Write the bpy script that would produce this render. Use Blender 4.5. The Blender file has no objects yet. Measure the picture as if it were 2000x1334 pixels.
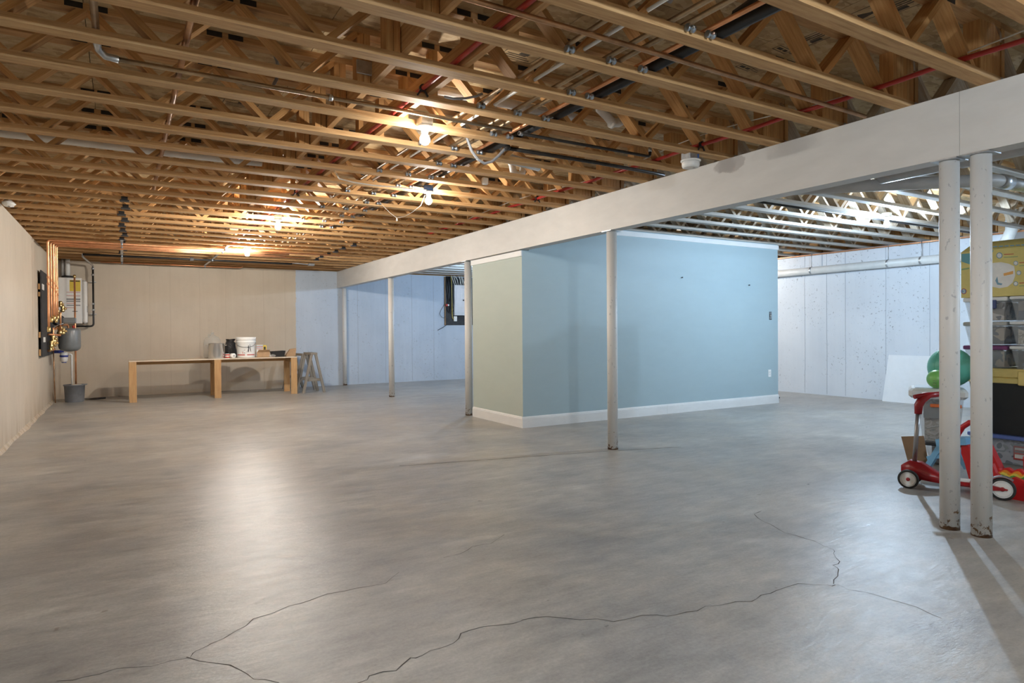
import bpy, math, random
from mathutils import Vector, Matrix
random.seed(7)
sc = bpy.context.scene
COL = sc.collection

# ---------------------------------------------------------------- camera
F_PX, CY_PX, CAM_H = 1263.58, 657.08, 1.268
_yaw, _pitch, _roll = (math.radians(a) for a in (31.0706, -0.4975, -0.4268))
FW = Vector((math.sin(_yaw)*math.cos(_pitch), math.cos(_yaw)*math.cos(_pitch), math.sin(_pitch)))
_r = Vector((math.cos(_yaw), -math.sin(_yaw), 0)); _u = _r.cross(FW)
RT = _r*math.cos(_roll) + _u*math.sin(_roll)
UP = -_r*math.sin(_roll) + _u*math.cos(_roll)
cam = bpy.data.cameras.new('camera'); camo = bpy.data.objects.new('camera', cam); COL.objects.link(camo)
cam.sensor_width = 36; cam.sensor_fit = 'HORIZONTAL'; cam.lens = F_PX/2000*36
cam.shift_y = (CY_PX-667)/2000; cam.clip_start = 0.05; cam.clip_end = 100
camo.matrix_world = Matrix(((RT.x, UP.x, -FW.x, 0), (RT.y, UP.y, -FW.y, 0), (RT.z, UP.z, -FW.z, CAM_H), (0, 0, 0, 1)))
sc.camera = camo
def _ray(x, y): return RT*((x-1000)/F_PX) - UP*((y-CY_PX)/F_PX) + FW
def atz(x, y, z): d = _ray(x, y); p = d*((z-CAM_H)/d.z); return Vector((p.x, p.y, z))
def atX(x, y, X): d = _ray(x, y); p = d*(X/d.x); return Vector((X, p.y, p.z+CAM_H))
def atY(x, y, Y): d = _ray(x, y); p = d*(Y/d.y); return Vector((p.x, Y, p.z+CAM_H))

# ---------------------------------------------------------------- world, exposure, lamp strengths
w = bpy.data.worlds.new('world'); sc.world = w; w.use_nodes = True
w.node_tree.nodes['Background'].inputs[0].default_value = (0.9, 0.93, 1, 1)
w.node_tree.nodes['Background'].inputs[1].default_value = 0.02
sc.view_settings.view_transform = 'Standard'; sc.view_settings.look = 'None'
sc.view_settings.gamma = 1; sc.view_settings.exposure = 1.0
sc.view_settings.use_curve_mapping = False
WARM, COOL, MID = (1.0, 0.955, 0.88), (0.60, 0.79, 1.0), (0.90, 0.96, 1.0)
# x, y, colour, strength, kind of box, label
BULBS = [
 (1.815, 4.165, WARM, 240, 'metal', 'nearest bare glowing bulb on the ceiling, under a square metal box'),
 (2.689, 6.09, WARM, 470, 'blue', 'bare glowing bulb under a blue plastic box, above the grey hanging cable loop'),
 (1.697, 8.507, WARM, 1250, 'metal', 'bare glowing bulb third from the camera, in the middle of the ceiling'),
 (1.826, 11.678, WARM, 1750, 'metal', 'farthest bare glowing bulb on the left, hanging below the copper pipes'),
 (8.423, 4.636, COOL, 2700, 'metal', 'cool white glowing bulb right of the white beam, near the grey drain pipe'),
 (7.3, 12.1, (0.46, 0.70, 1.0), 1700, 'metal', 'bare glowing bulb in the far right part of the basement'),
 (9.9, 9.6, (1.0, 0.96, 0.90), 1350, 'metal', 'bare glowing bulb right behind the end of the blue partition'),
 (1.815, -0.5, (0.80, 0.91, 1.0), 1950, 'metal', 'unseen fill bulb added behind the viewer, left of the beam'),  # added out of view to soften the contrast of the ceiling bulbs
 (8.3, -0.6, COOL, 2200, 'metal', 'unseen fill bulb added behind the viewer, right of the beam'),  # added out of view as cool fill for the near right side
]

# ---------------------------------------------------------------- materials
MATS = {}
def nt(name):
    m = bpy.data.materials.new(name); m.use_nodes = True
    t = m.node_tree; b = t.nodes['Principled BSDF']; MATS[name] = m
    return m, t, b
def N(t, typ, **kw):
    n = t.nodes.new(typ)
    for k, v in kw.items():
        if k in n.inputs: n.inputs[k].default_value = v
        else: setattr(n, k, v)
    return n
def ramp(t, fac, stops):
    r = t.nodes.new('ShaderNodeValToRGB'); e = r.color_ramp.elements
    while len(e) < len(stops): e.new(0.5)
    for i, (p, c) in enumerate(stops):
        e[i].position = p; e[i].color = (*c, 1) if len(c) == 3 else c
    t.links.new(fac, r.inputs[0]); return r.outputs[0]
def mixc(t, fac, a, b, blend='MIX'):
    m = t.nodes.new('ShaderNodeMix'); m.data_type = 'RGBA'; m.blend_type = blend
    for v, i in ((fac, 0), (a, 6), (b, 7)):
        if hasattr(v, 'node'): t.links.new(v, m.inputs[i])
        else: m.inputs[i].default_value = v if i == 0 else ((*v, 1) if len(v) == 3 else v)
    return m.outputs[2]
def mth(t, op, a, b=0.0, c=None, clamp=False):
    m = t.nodes.new('ShaderNodeMath'); m.operation = op; m.use_clamp = clamp
    for i, v in enumerate((a, b) if c is None else (a, b, c)):
        if hasattr(v, 'node'): t.links.new(v, m.inputs[i])
        else: m.inputs[i].default_value = v
    return m.outputs[0]
def coord(t, scale=(1, 1, 1), kind='Object', rnd=0.0):
    c = t.nodes.new('ShaderNodeTexCoord'); mp = t.nodes.new('ShaderNodeMapping')
    mp.inputs['Scale'].default_value = scale
    t.links.new(c.outputs[kind], mp.inputs[0]); out = mp.outputs[0]
    if rnd:
        oi = t.nodes.new('ShaderNodeObjectInfo'); v = t.nodes.new('ShaderNodeVectorMath'); v.operation = 'ADD'
        cb = t.nodes.new('ShaderNodeCombineXYZ'); k = mth(t, 'MULTIPLY', oi.outputs['Random'], rnd)
        for i in range(3): t.links.new(k, cb.inputs[i])
        t.links.new(out, v.inputs[0]); t.links.new(cb.outputs[0], v.inputs[1]); out = v.outputs[0]
    return out
def noise(t, vec, scale, detail=4, rough=0.6):
    n = N(t, 'ShaderNodeTexNoise', Scale=scale, Detail=detail, Roughness=rough)
    t.links.new(vec, n.inputs['Vector']); return n.outputs['Fac']
def bump(t, b, h, strength=0.2, dist=0.01):
    n = N(t, 'ShaderNodeBump', Strength=strength, Distance=dist); t.links.new(h, n.inputs['Height']); t.links.new(n.outputs[0], b.inputs['Normal'])
def plain(name, col, rough=0.5, metal=0.0, var=0.06, scale=12, spec=0.5, **kw):
    m, t, b = nt(name); v = coord(t); n = noise(t, v, scale)
    lo = tuple(max(0, c*(1-var)) for c in col); hi = tuple(min(1, c*(1+var)) for c in col)
    t.links.new(ramp(t, n, [(0.3, lo), (0.7, hi)]), b.inputs['Base Color'])
    b.inputs['Roughness'].default_value = rough; b.inputs['Metallic'].default_value = metal
    b.inputs['Specular IOR Level'].default_value = spec
    for k, x in kw.items(): b.inputs[k].default_value = x
    return m
def lumber(name, c0, c1, c2, rough=0.7, tint=0.35):
    m, t, b = nt(name)
    v = coord(t, (1.6, 22, 1), 'UV', 37.0)
    n1 = noise(t, v, 2.2, 6, 0.65)
    v2 = coord(t, (2.2, 7, 1), 'UV', 11.0); n2 = noise(t, v2, 1.6, 3)
    col = ramp(t, n1, [(0.25, c0), (0.5, c1), (0.75, c2)])
    oi = t.nodes.new('ShaderNodeObjectInfo')
    tn = ramp(t, oi.outputs['Random'], [(0, (0.72, 0.66, 0.60)), (0.5, (1, 1, 1)), (1, (1.0, 0.88, 0.78))])
    col = mixc(t, tint*2, col, tn, 'MULTIPLY')
    kn = ramp(t, n2, [(0.70, (0, 0, 0)), (0.78, (1, 1, 1))])
    col = mixc(t, mth(t, 'MULTIPLY', kn, 0.45), col, tuple(c*0.35 for c in c0))
    t.links.new(col, b.inputs['Base Color']); b.inputs['Roughness'].default_value = rough
    b.inputs['Specular IOR Level'].default_value = 0.3
    bump(t, b, n1, 0.25, 0.002)
    return m
M = MATS
lumber('lumber', (0.34, 0.185, 0.072), (0.53, 0.32, 0.145), (0.64, 0.425, 0.215))
lumber('web_lumber', (0.38, 0.19, 0.065), (0.56, 0.31, 0.12), (0.66, 0.41, 0.185))
lumber('bench_lumber', (0.42, 0.23, 0.10), (0.54, 0.33, 0.155), (0.63, 0.41, 0.21), tint=0.2)
lumber('pale_lumber', (0.36, 0.33, 0.29), (0.47, 0.44, 0.40), (0.56, 0.54, 0.51), tint=0.12)
lumber('lit_web', (0.38, 0.28, 0.19), (0.50, 0.41, 0.31), (0.60, 0.53, 0.44), tint=0.15)  # webs right of the beam: white lamplight put into the wood colour
lumber('old_lumber', (0.19, 0.17, 0.145), (0.275, 0.25, 0.215), (0.36, 0.335, 0.295), tint=0.15)
lumber('ply', (0.60, 0.50, 0.38), (0.70, 0.60, 0.47), (0.78, 0.69, 0.56), tint=0.05)
def m_osb():
    m, t, b = nt('osb'); v = coord(t, (6, 15, 6), 'Object', 9.0)
    vo = N(t, 'ShaderNodeTexVoronoi', Scale=2.0); vo.distance = 'MANHATTAN'; t.links.new(v, vo.inputs['Vector'])
    v2 = coord(t, (22, 8, 9), 'Object', 5.0); n = noise(t, v2, 2.0, 5, 0.7)
    sep = t.nodes.new('ShaderNodeSeparateColor'); t.links.new(vo.outputs['Color'], sep.inputs[0])
    f = mth(t, 'ADD', mth(t, 'MULTIPLY', sep.outputs[0], 0.5), mth(t, 'MULTIPLY', n, 0.5))
    t.links.new(ramp(t, f, [(0.2, (0.33, 0.21, 0.095)), (0.5, (0.49, 0.34, 0.17)), (0.8, (0.58, 0.43, 0.245))]), b.inputs['Base Color'])
    b.inputs['Roughness'].default_value = 0.75; bump(t, b, f, 0.3, 0.003)
m_osb()
def blob(t, cx, cy, rx, ry, edge=0.25, warp=0.35, plane='XY', wscale=3.0):
    """soft irregular patch mask in object coordinates"""
    c = t.nodes.new('ShaderNodeTexCoord'); s = t.nodes.new('ShaderNodeSeparateXYZ'); t.links.new(c.outputs['Object'], s.inputs[0])
    n = noise(t, coord(t), wscale, 4)
    a = mth(t, 'DIVIDE', mth(t, 'SUBTRACT', s.outputs[plane[0]], cx), rx); bb = mth(t, 'DIVIDE', mth(t, 'SUBTRACT', s.outputs[plane[1]], cy), ry)
    d = mth(t, 'SQRT', mth(t, 'ADD', mth(t, 'MULTIPLY', a, a), mth(t, 'MULTIPLY', bb, bb)))
    d = mth(t, 'ADD', d, mth(t, 'MULTIPLY', mth(t, 'SUBTRACT', n, 0.5), warp*2))
    return mth(t, 'DIVIDE', mth(t, 'SUBTRACT', 1.0, d), edge, clamp=True)
def m_floor():
    m, t, b = nt('floor_concrete'); v = coord(t)
    big = noise(t, v, 0.5, 4, 0.55); mid = noise(t, coord(t, (0.9, 1.7, 1)), 2.2, 8, 0.72); fine = noise(t, v, 60, 4, 0.75)
    sw = noise(t, coord(t, (1, 5.5, 1)), 3.2, 8, 0.75)
    f = mth(t, 'ADD', mth(t, 'MULTIPLY', big, 0.30), mth(t, 'ADD', mth(t, 'MULTIPLY', mid, 0.40), mth(t, 'MULTIPLY', sw, 0.30)))
    col = ramp(t, f, [(0.37, (0.25, 0.242, 0.228)), (0.50, (0.335, 0.325, 0.305)), (0.63, (0.425, 0.415, 0.392))])
    col = mixc(t, mth(t, 'MULTIPLY', ramp(t, noise(t, v, 0.8, 5, 0.6), [(0.48, (0, 0, 0)), (0.62, (1, 1, 1))]), 0.30), col, (0.35, 0.30, 0.235))
    col = mixc(t, mth(t, 'MULTIPLY', ramp(t, noise(t, coord(t, (1.3, 0.8, 1)), 1.1, 6, 0.6), [(0.46, (0, 0, 0)), (0.74, (1, 1, 1))]), 0.35), col, (0.25, 0.252, 0.255))
    col = mixc(t, 0.5, col, ramp(t, fine, [(0.3, (0.72, 0.72, 0.72)), (0.7, (1.25, 1.25, 1.25))]), 'MULTIPLY')
    m1 = noise(t, coord(t, (1.0, 1.4, 1)), 1.3, 4, 0.6); m2 = noise(t, coord(t, (0.8, 2.0, 1)), 4.5, 6, 0.68)
    col = mixc(t, 1.0, col, ramp(t, m1, [(0.34, (0.90, 0.905, 0.92)), (0.66, (1.16, 1.145, 1.11))]), 'MULTIPLY')
    col = mixc(t, 1.0, col, ramp(t, m2, [(0.34, (0.86, 0.86, 0.865)), (0.66, (1.17, 1.16, 1.15))]), 'MULTIPLY')
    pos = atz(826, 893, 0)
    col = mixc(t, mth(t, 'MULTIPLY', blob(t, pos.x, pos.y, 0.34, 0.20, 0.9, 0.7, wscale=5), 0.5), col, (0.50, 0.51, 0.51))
    pos = atz(930, 892, 0)
    col = mixc(t, mth(t, 'MULTIPLY', blob(t, pos.x, pos.y, 1.0, 0.10, 0.8, 0.7, wscale=5), 0.4), col, (0.29, 0.25, 0.18))
    sp = noise(t, v, 9, 2); spk = ramp(t, sp, [(0.735, (0, 0, 0)), (0.75, (1, 1, 1))])
    col = mixc(t, mth(t, 'MULTIPLY', spk, 0.55), col, (0.16, 0.13, 0.10))
    t.links.new(col, b.inputs['Base Color'])
    r = mth(t, 'ADD', 0.10, mth(t, 'MULTIPLY', mth(t, 'ADD', m2, noise(t, coord(t, (1.2, 1.8, 1)), 6.0, 6, 0.7)), 0.25)); t.links.new(r, b.inputs['Roughness'])
    b.inputs['Specular IOR Level'].default_value = 0.40
    h = mth(t, 'ADD', mth(t, 'MULTIPLY', noise(t, coord(t, (1, 2.6, 1)), 8, 8, 0.7), 1.0), mth(t, 'MULTIPLY', fine, 0.10))
    bump(t, b, h, 0.20, 0.02)
m_floor()
def m_wall(name, c_lo, c_hi, pit=0.0, streak=0.5, paint=None, stain=False, up='Z', along='X'):
    """painted / bare poured concrete: vertical streaks, pits, optional paint edge at a given X"""
    m, t, b = nt(name); v = coord(t)
    sx = (6, 6, 0.35)
    st = noise(t, coord(t, sx), 1.8, 5, 0.65); bg = noise(t, v, 0.9, 4); fi = noise(t, v, 38, 3, 0.7)
    f = mth(t, 'ADD', mth(t, 'MULTIPLY', st, streak*0.5), mth(t, 'MULTIPLY', bg, 1-streak*0.5))
    col = ramp(t, f, [(0.35, c_lo), (0.65, c_hi)])
    c = t.nodes.new('ShaderNodeTexCoord'); s = t.nodes.new('ShaderNodeSeparateXYZ'); t.links.new(c.outputs['Object'], s.inputs[0])
    pitm = ramp(t, noise(t, v, 26, 3, 0.6), [(0.62, (0, 0, 0)), (0.68, (1, 1, 1))])
    reg = ramp(t, noise(t, v, 1.7, 3), [(0.42, (0, 0, 0)), (0.6, (1, 1, 1))])
    pm = mth(t, 'MULTIPLY', mth(t, 'MULTIPLY', pitm, reg), pit)
    if paint:
        edge, p_lo, p_hi = paint
        k = mth(t, 'ADD', s.outputs[0], mth(t, 'MULTIPLY', mth(t, 'SUBTRACT', noise(t, v, 9, 4), 0.5), 0.05))
        k = mth(t, 'GREATER_THAN', edge, k)
        col = mixc(t, k, col, ramp(t, f, [(0.35, p_lo), (0.65, p_hi)]))
        pm = mth(t, 'MULTIPLY', pm, mth(t, 'SUBTRACT', 1.0, mth(t, 'MULTIPLY', k, 0.8)))
    col = mixc(t, pm, col, (0.22, 0.23, 0.24))
    if stain:
        hz = mth(t, 'DIVIDE', mth(t, 'SUBTRACT', 0.55, s.outputs[2]), 0.55, clamp=True)
        sm = mth(t, 'MULTIPLY', mth(t, 'MULTIPLY', hz, hz), ramp(t, noise(t, coord(t, (5, 5, 0.6)), 1.5, 5, 0.7), [(0.4, (0, 0, 0)), (0.62, (1, 1, 1))]))
        col = mixc(t, mth(t, 'MULTIPLY', sm, 0.75), col, (0.33, 0.235, 0.14))
    t.links.new(col, b.inputs['Base Color']); b.inputs['Roughness'].default_value = 0.72
    b.inputs['Specular IOR Level'].default_value = 0.3
    bump(t, b, mth(t, 'SUBTRACT', mth(t, 'ADD', st, mth(t, 'MULTIPLY', fi, 0.4)), mth(t, 'MULTIPLY', pm, 1.5)), 0.18, 0.01)
    return m
m_wall('cream_wall', (0.50, 0.43, 0.345), (0.58, 0.505, 0.41), pit=0.25, stain=True)
m_wall('back_wall', (0.45, 0.52, 0.615), (0.54, 0.605, 0.695), pit=0.5, paint=(3.44, (0.53, 0.445, 0.345), (0.61, 0.525, 0.42)))
m_wall('white_wall', (0.62, 0.66, 0.71), (0.70, 0.735, 0.78), pit=0.8)
def m_paint(name, col, patches=(), rough=0.5, var=0.05, dirt=0.0):
    m, t, b = nt(name); v = coord(t); n = noise(t, coord(t, (1, 1, 3)), 3, 5)
    c = ramp(t, n, [(0.3, tuple(x*(1-var) for x in col)), (0.7, tuple(min(1, x*(1+var)) for x in col))])
    for (cx, cy, rx, ry, pc, k, plane) in patches:
        c = mixc(t, mth(t, 'MULTIPLY', blob(t, cx, cy, rx, ry, 0.15, 0.55, plane, 9), k), c, pc)
    if dirt:
        d = ramp(t, noise(t, v, 14, 4, 0.7), [(0.62, (0, 0, 0)), (0.72, (1, 1, 1))]); c = mixc(t, mth(t, 'MULTIPLY', d, dirt), c, (0.35, 0.30, 0.25))
    t.links.new(c, b.inputs['Base Color']); b.inputs['Roughness'].default_value = rough
    bump(t, b, noise(t, v, 60, 3), 0.05, 0.003)
_p1 = atX(1424, 321, 4.40); _p2 = atX(1530, 292, 4.40)
m_paint('beam_white', (0.59, 0.575, 0.55), [(_p1.y, _p1.z, 0.17, 0.075, (0.40, 0.375, 0.36), 0.9, 'YZ'), (_p2.y, _p2.z, 0.33, 0.055, (0.53, 0.51, 0.49), 0.4, 'YZ')])
m_paint('trim_white', (0.72, 0.72, 0.71), dirt=0.12)
m_paint('sage_wall', (0.425, 0.485, 0.44), rough=0.6, var=0.02)
m_paint('blue_wall', (0.355, 0.455, 0.49), rough=0.55, var=0.02)
def m_column():
    m, t, b = nt('column_paint'); v = coord(t, (1, 1, 1), 'Object', 13.0)
    c = t.nodes.new('ShaderNodeTexCoord'); s = t.nodes.new('ShaderNodeSeparateXYZ'); t.links.new(c.outputs['Object'], s.inputs[0])
    low = mth(t, 'DIVIDE', mth(t, 'SUBTRACT', 0.42, s.outputs[2]), 0.42, clamp=True)
    n = noise(t, v, 26, 5, 0.7)
    th = mth(t, 'SUBTRACT', 0.70, mth(t, 'MULTIPLY', mth(t, 'MULTIPLY', low, low), 0.19))
    rust = mth(t, 'MULTIPLY', mth(t, 'SUBTRACT', n, th), 40, clamp=True)
    rim = mth(t, 'MULTIPLY', mth(t, 'SUBTRACT', mth(t, 'ADD', 0.022, mth(t, 'MULTIPLY', mth(t, 'SUBTRACT', noise(t, v, 9, 3), 0.5), 0.09)), s.outputs[2]), 200, clamp=True)
    rust = mth(t, 'MAXIMUM', rust, rim)
    n2 = noise(t, coord(t, (1, 1, 0.6), 'Object', 5.0), 34, 2)
    sp = mth(t, 'MULTIPLY', mth(t, 'MULTIPLY', mth(t, 'SUBTRACT', n2, 0.665), 30, clamp=True), 0.55)
    col = mixc(t, sp, (0.67, 0.665, 0.65), (0.33, 0.34, 0.36))
    col = mixc(t, rust, col, ramp(t, n, [(0.4, (0.10, 0.045, 0.02)), (0.7, (0.26, 0.15, 0.07))]))
    t.links.new(col, b.inputs['Base Color']); b.inputs['Roughness'].default_value = 0.5
    bump(t, b, mth(t, 'ADD', noise(t, v, 60, 2), rust), 0.12, 0.003)
m_column()
plain('copper', (0.80, 0.38, 0.19), 0.33, 0.7, 0.2, 6)
plain('copper_dull', (0.46, 0.27, 0.15), 0.42, 0.85, 0.35, 7)
plain('bronze_pipe', (0.40, 0.29, 0.18), 0.42, 0.8, 0.35, 6)
plain('galvanised', (0.52, 0.54, 0.56), 0.38, 0.9, 0.2, 20)
plain('zinc_clamp', (0.42, 0.50, 0.60), 0.35, 0.9, 0.2, 20)
plain('iron_black', (0.035, 0.033, 0.032), 0.45, 0.4, 0.3, 12)
plain('brass', (0.72, 0.53, 0.24), 0.32, 1.0, 0.2, 20)
plain('red_pipe', (0.42, 0.035, 0.028), 0.35, 0, 0.15, 8)
plain('pvc_white', (0.74, 0.73, 0.70), 0.4, 0, 0.08, 5)
plain('pvc_grey', (0.47, 0.45, 0.43), 0.45, 0, 0.12, 5)
plain('abs_black', (0.025, 0.026, 0.028), 0.4)
plain('black_plastic', (0.02, 0.02, 0.022), 0.45)
plain('black_board', (0.035, 0.036, 0.04), 0.75, 0, 0.35, 9)
plain('white_plastic', (0.80, 0.80, 0.78), 0.4, 0, 0.04)
plain('enamel_white', (0.76, 0.74, 0.71), 0.35, 0, 0.03)
plain('grey_enamel', (0.17, 0.18, 0.185), 0.3, 0, 0.08)
plain('bucket_grey', (0.19, 0.20, 0.22), 0.5, 0, 0.1)
plain('panel_grey', (0.40, 0.44, 0.50), 0.35, 0.3, 0.05)
plain('cable_grey', (0.27, 0.28, 0.30), 0.45)
plain('cable_white', (0.70, 0.68, 0.62), 0.5)
plain('cable_black', (0.02, 0.021, 0.025), 0.5)
plain('cable_yellow', (0.62, 0.48, 0.12), 0.5)
plain('stainless', (0.66, 0.67, 0.68), 0.24, 0.9, 0.04)
plain('blue_plastic', (0.05, 0.12, 0.33), 0.4)
plain('filter_blue', (0.03, 0.05, 0.30), 0.35)
plain('ink_black', (0.025, 0.025, 0.028), 0.6)
plain('stamp_ink', (0.06, 0.045, 0.03), 0.8)
plain('ink_red', (0.45, 0.04, 0.03), 0.55)
plain('ink_grey', (0.24, 0.24, 0.24), 0.6)
plain('label_yellow', (0.70, 0.50, 0.06), 0.5)
plain('cardboard', (0.42, 0.27, 0.15), 0.8, 0, 0.12)
plain('cardboard_dark', (0.25, 0.155, 0.085), 0.85, 0, 0.12)
plain('carton_yellow', (0.60, 0.50, 0.17), 0.6, 0, 0.06)
plain('carton_teal', (0.13, 0.34, 0.37), 0.6)
plain('print_white', (0.68, 0.67, 0.64), 0.6, 0, 0.08)
plain('print_green', (0.22, 0.33, 0.16), 0.6)
plain('print_orange', (0.70, 0.36, 0.10), 0.6)
plain('print_blue', (0.16, 0.30, 0.40), 0.6)
plain('toy_red', (0.30, 0.010, 0.014), 0.32, 0, 0.06)
plain('toy_red_bright', (0.46, 0.012, 0.014), 0.38, 0, 0.06)
plain('toy_blue', (0.17, 0.40, 0.62), 0.45)
plain('steel_tube', (0.33, 0.33, 0.34), 0.32, 0.7)
plain('rubber', (0.025, 0.026, 0.025), 0.7, 0, 0.2)
plain('ball_teal', (0.11, 0.42, 0.31), 0.35)
plain('ball_green', (0.20, 0.52, 0.13), 0.35)
plain('foam_white', (0.80, 0.82, 0.84), 0.6, 0, 0.02)
plain('lid_yellow', (0.72, 0.56, 0.20), 0.45)
plain('lid_purple', (0.13, 0.02, 0.11), 0.45)
plain('lid_navy', (0.025, 0.05, 0.16), 0.4)
plain('lid_blue', (0.14, 0.20, 0.50), 0.4)
plain('lid_grey', (0.33, 0.33, 0.31), 0.45)
plain('lid_clear', (0.66, 0.67, 0.66), 0.35)
plain('tote_grey', (0.40, 0.43, 0.45), 0.4)
plain('bin_black', (0.022, 0.022, 0.022), 0.55)
plain('orange_plastic', (0.75, 0.16, 0.03), 0.4)
for _n, _c in (('rainbow_red', (0.55, 0.02, 0.02)), ('rainbow_orange', (0.75, 0.27, 0.03)), ('rainbow_yellow', (0.72, 0.60, 0.10)), ('rainbow_green', (0.12, 0.36, 0.06)), ('rainbow_blue', (0.03, 0.10, 0.30))):
    plain(_n, _c, 0.45)
def m_cloth(name, cols, scale=6):
    m, t, b = nt(name); v = coord(t, (1, 1, 1), 'Object', 21.0)
    vo = N(t, 'ShaderNodeTexVoronoi', Scale=scale); vv = t.nodes.new('ShaderNodeVectorMath'); vv.operation = 'ADD'
    nz = N(t, 'ShaderNodeTexNoise', Scale=5.0); t.links.new(v, nz.inputs['Vector'])
    t.links.new(v, vv.inputs[0]); t.links.new(nz.outputs['Color'], vv.inputs[1]); t.links.new(vv.outputs[0], vo.inputs['Vector'])
    sp = t.nodes.new('ShaderNodeSeparateColor'); t.links.new(vo.outputs['Color'], sp.inputs[0])
    r = t.nodes.new('ShaderNodeValToRGB'); r.color_ramp.interpolation = 'CONSTANT'; e = r.color_ramp.elements
    while len(e) < len(cols): e.new(0.5)
    for i, c in enumerate(cols): e[i].position = i/len(cols); e[i].color = (*c, 1)
    t.links.new(sp.outputs[0], r.inputs[0]); t.links.new(r.outputs[0], b.inputs['Base Color']); b.inputs['Roughness'].default_value = 0.9
    bump(t, b, noise(t, v, 25, 4), 0.5, 0.01)
m_cloth('cloth_mixed', [(0.05, 0.05, 0.06), (0.45, 0.38, 0.33), (0.12, 0.14, 0.18), (0.60, 0.55, 0.50), (0.25, 0.22, 0.20)])
m_cloth('cloth_dark', [(0.03, 0.03, 0.035), (0.10, 0.11, 0.13), (0.06, 0.05, 0.05), (0.42, 0.34, 0.27), (0.14, 0.13, 0.12)], 5)
m_cloth('cloth_cream', [(0.50, 0.46, 0.40), (0.40, 0.36, 0.31), (0.58, 0.55, 0.49), (0.25, 0.23, 0.20)], 30)
m_cloth('cloth_toys', [(0.25, 0.27, 0.30), (0.40, 0.42, 0.48), (0.10, 0.13, 0.17), (0.55, 0.56, 0.62)], 7)
def m_clear(name, col, alpha, rough=0.15):
    m, t, b = nt(name); b.inputs['Base Color'].default_value = (*col, 1); b.inputs['Roughness'].default_value = rough
    n = noise(t, coord(t), 8, 3); a = mth(t, 'ADD', alpha-0.05, mth(t, 'MULTIPLY', n, 0.1)); t.links.new(a, b.inputs['Alpha'])
m_clear('clear_plastic', (0.55, 0.56, 0.56), 0.20)
m_clear('film_plastic', (0.75, 0.74, 0.72), 0.22, 0.08)
m_clear('carboy_glass', (0.55, 0.54, 0.50), 0.28, 0.03)
m, t, b = nt('bag_black'); b.inputs['Base Color'].default_value = (0.012, 0.012, 0.013, 1); b.inputs['Roughness'].default_value = 0.18
bump(t, b, noise(t, coord(t), 22, 4, 0.6), 1.0, 0.03)
m_paint('knob_black', (0.02, 0.02, 0.02), rough=0.4)
def m_bulb(name, col, s):
    m, t, b = nt(name); b.inputs['Base Color'].default_value = (0.9, 0.9, 0.9, 1)
    b.inputs['Emission Color'].default_value = (*col, 1); b.inputs['Emission Strength'].default_value = s
    return m
plain('joint_line', (0.13, 0.12, 0.105), 0.9)
plain('crack_dark', (0.085, 0.075, 0.065), 0.95)
plain('seam_grey', (0.40, 0.43, 0.48), 0.85)
plain('seam_cream', (0.50, 0.42, 0.325), 0.85)

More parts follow.
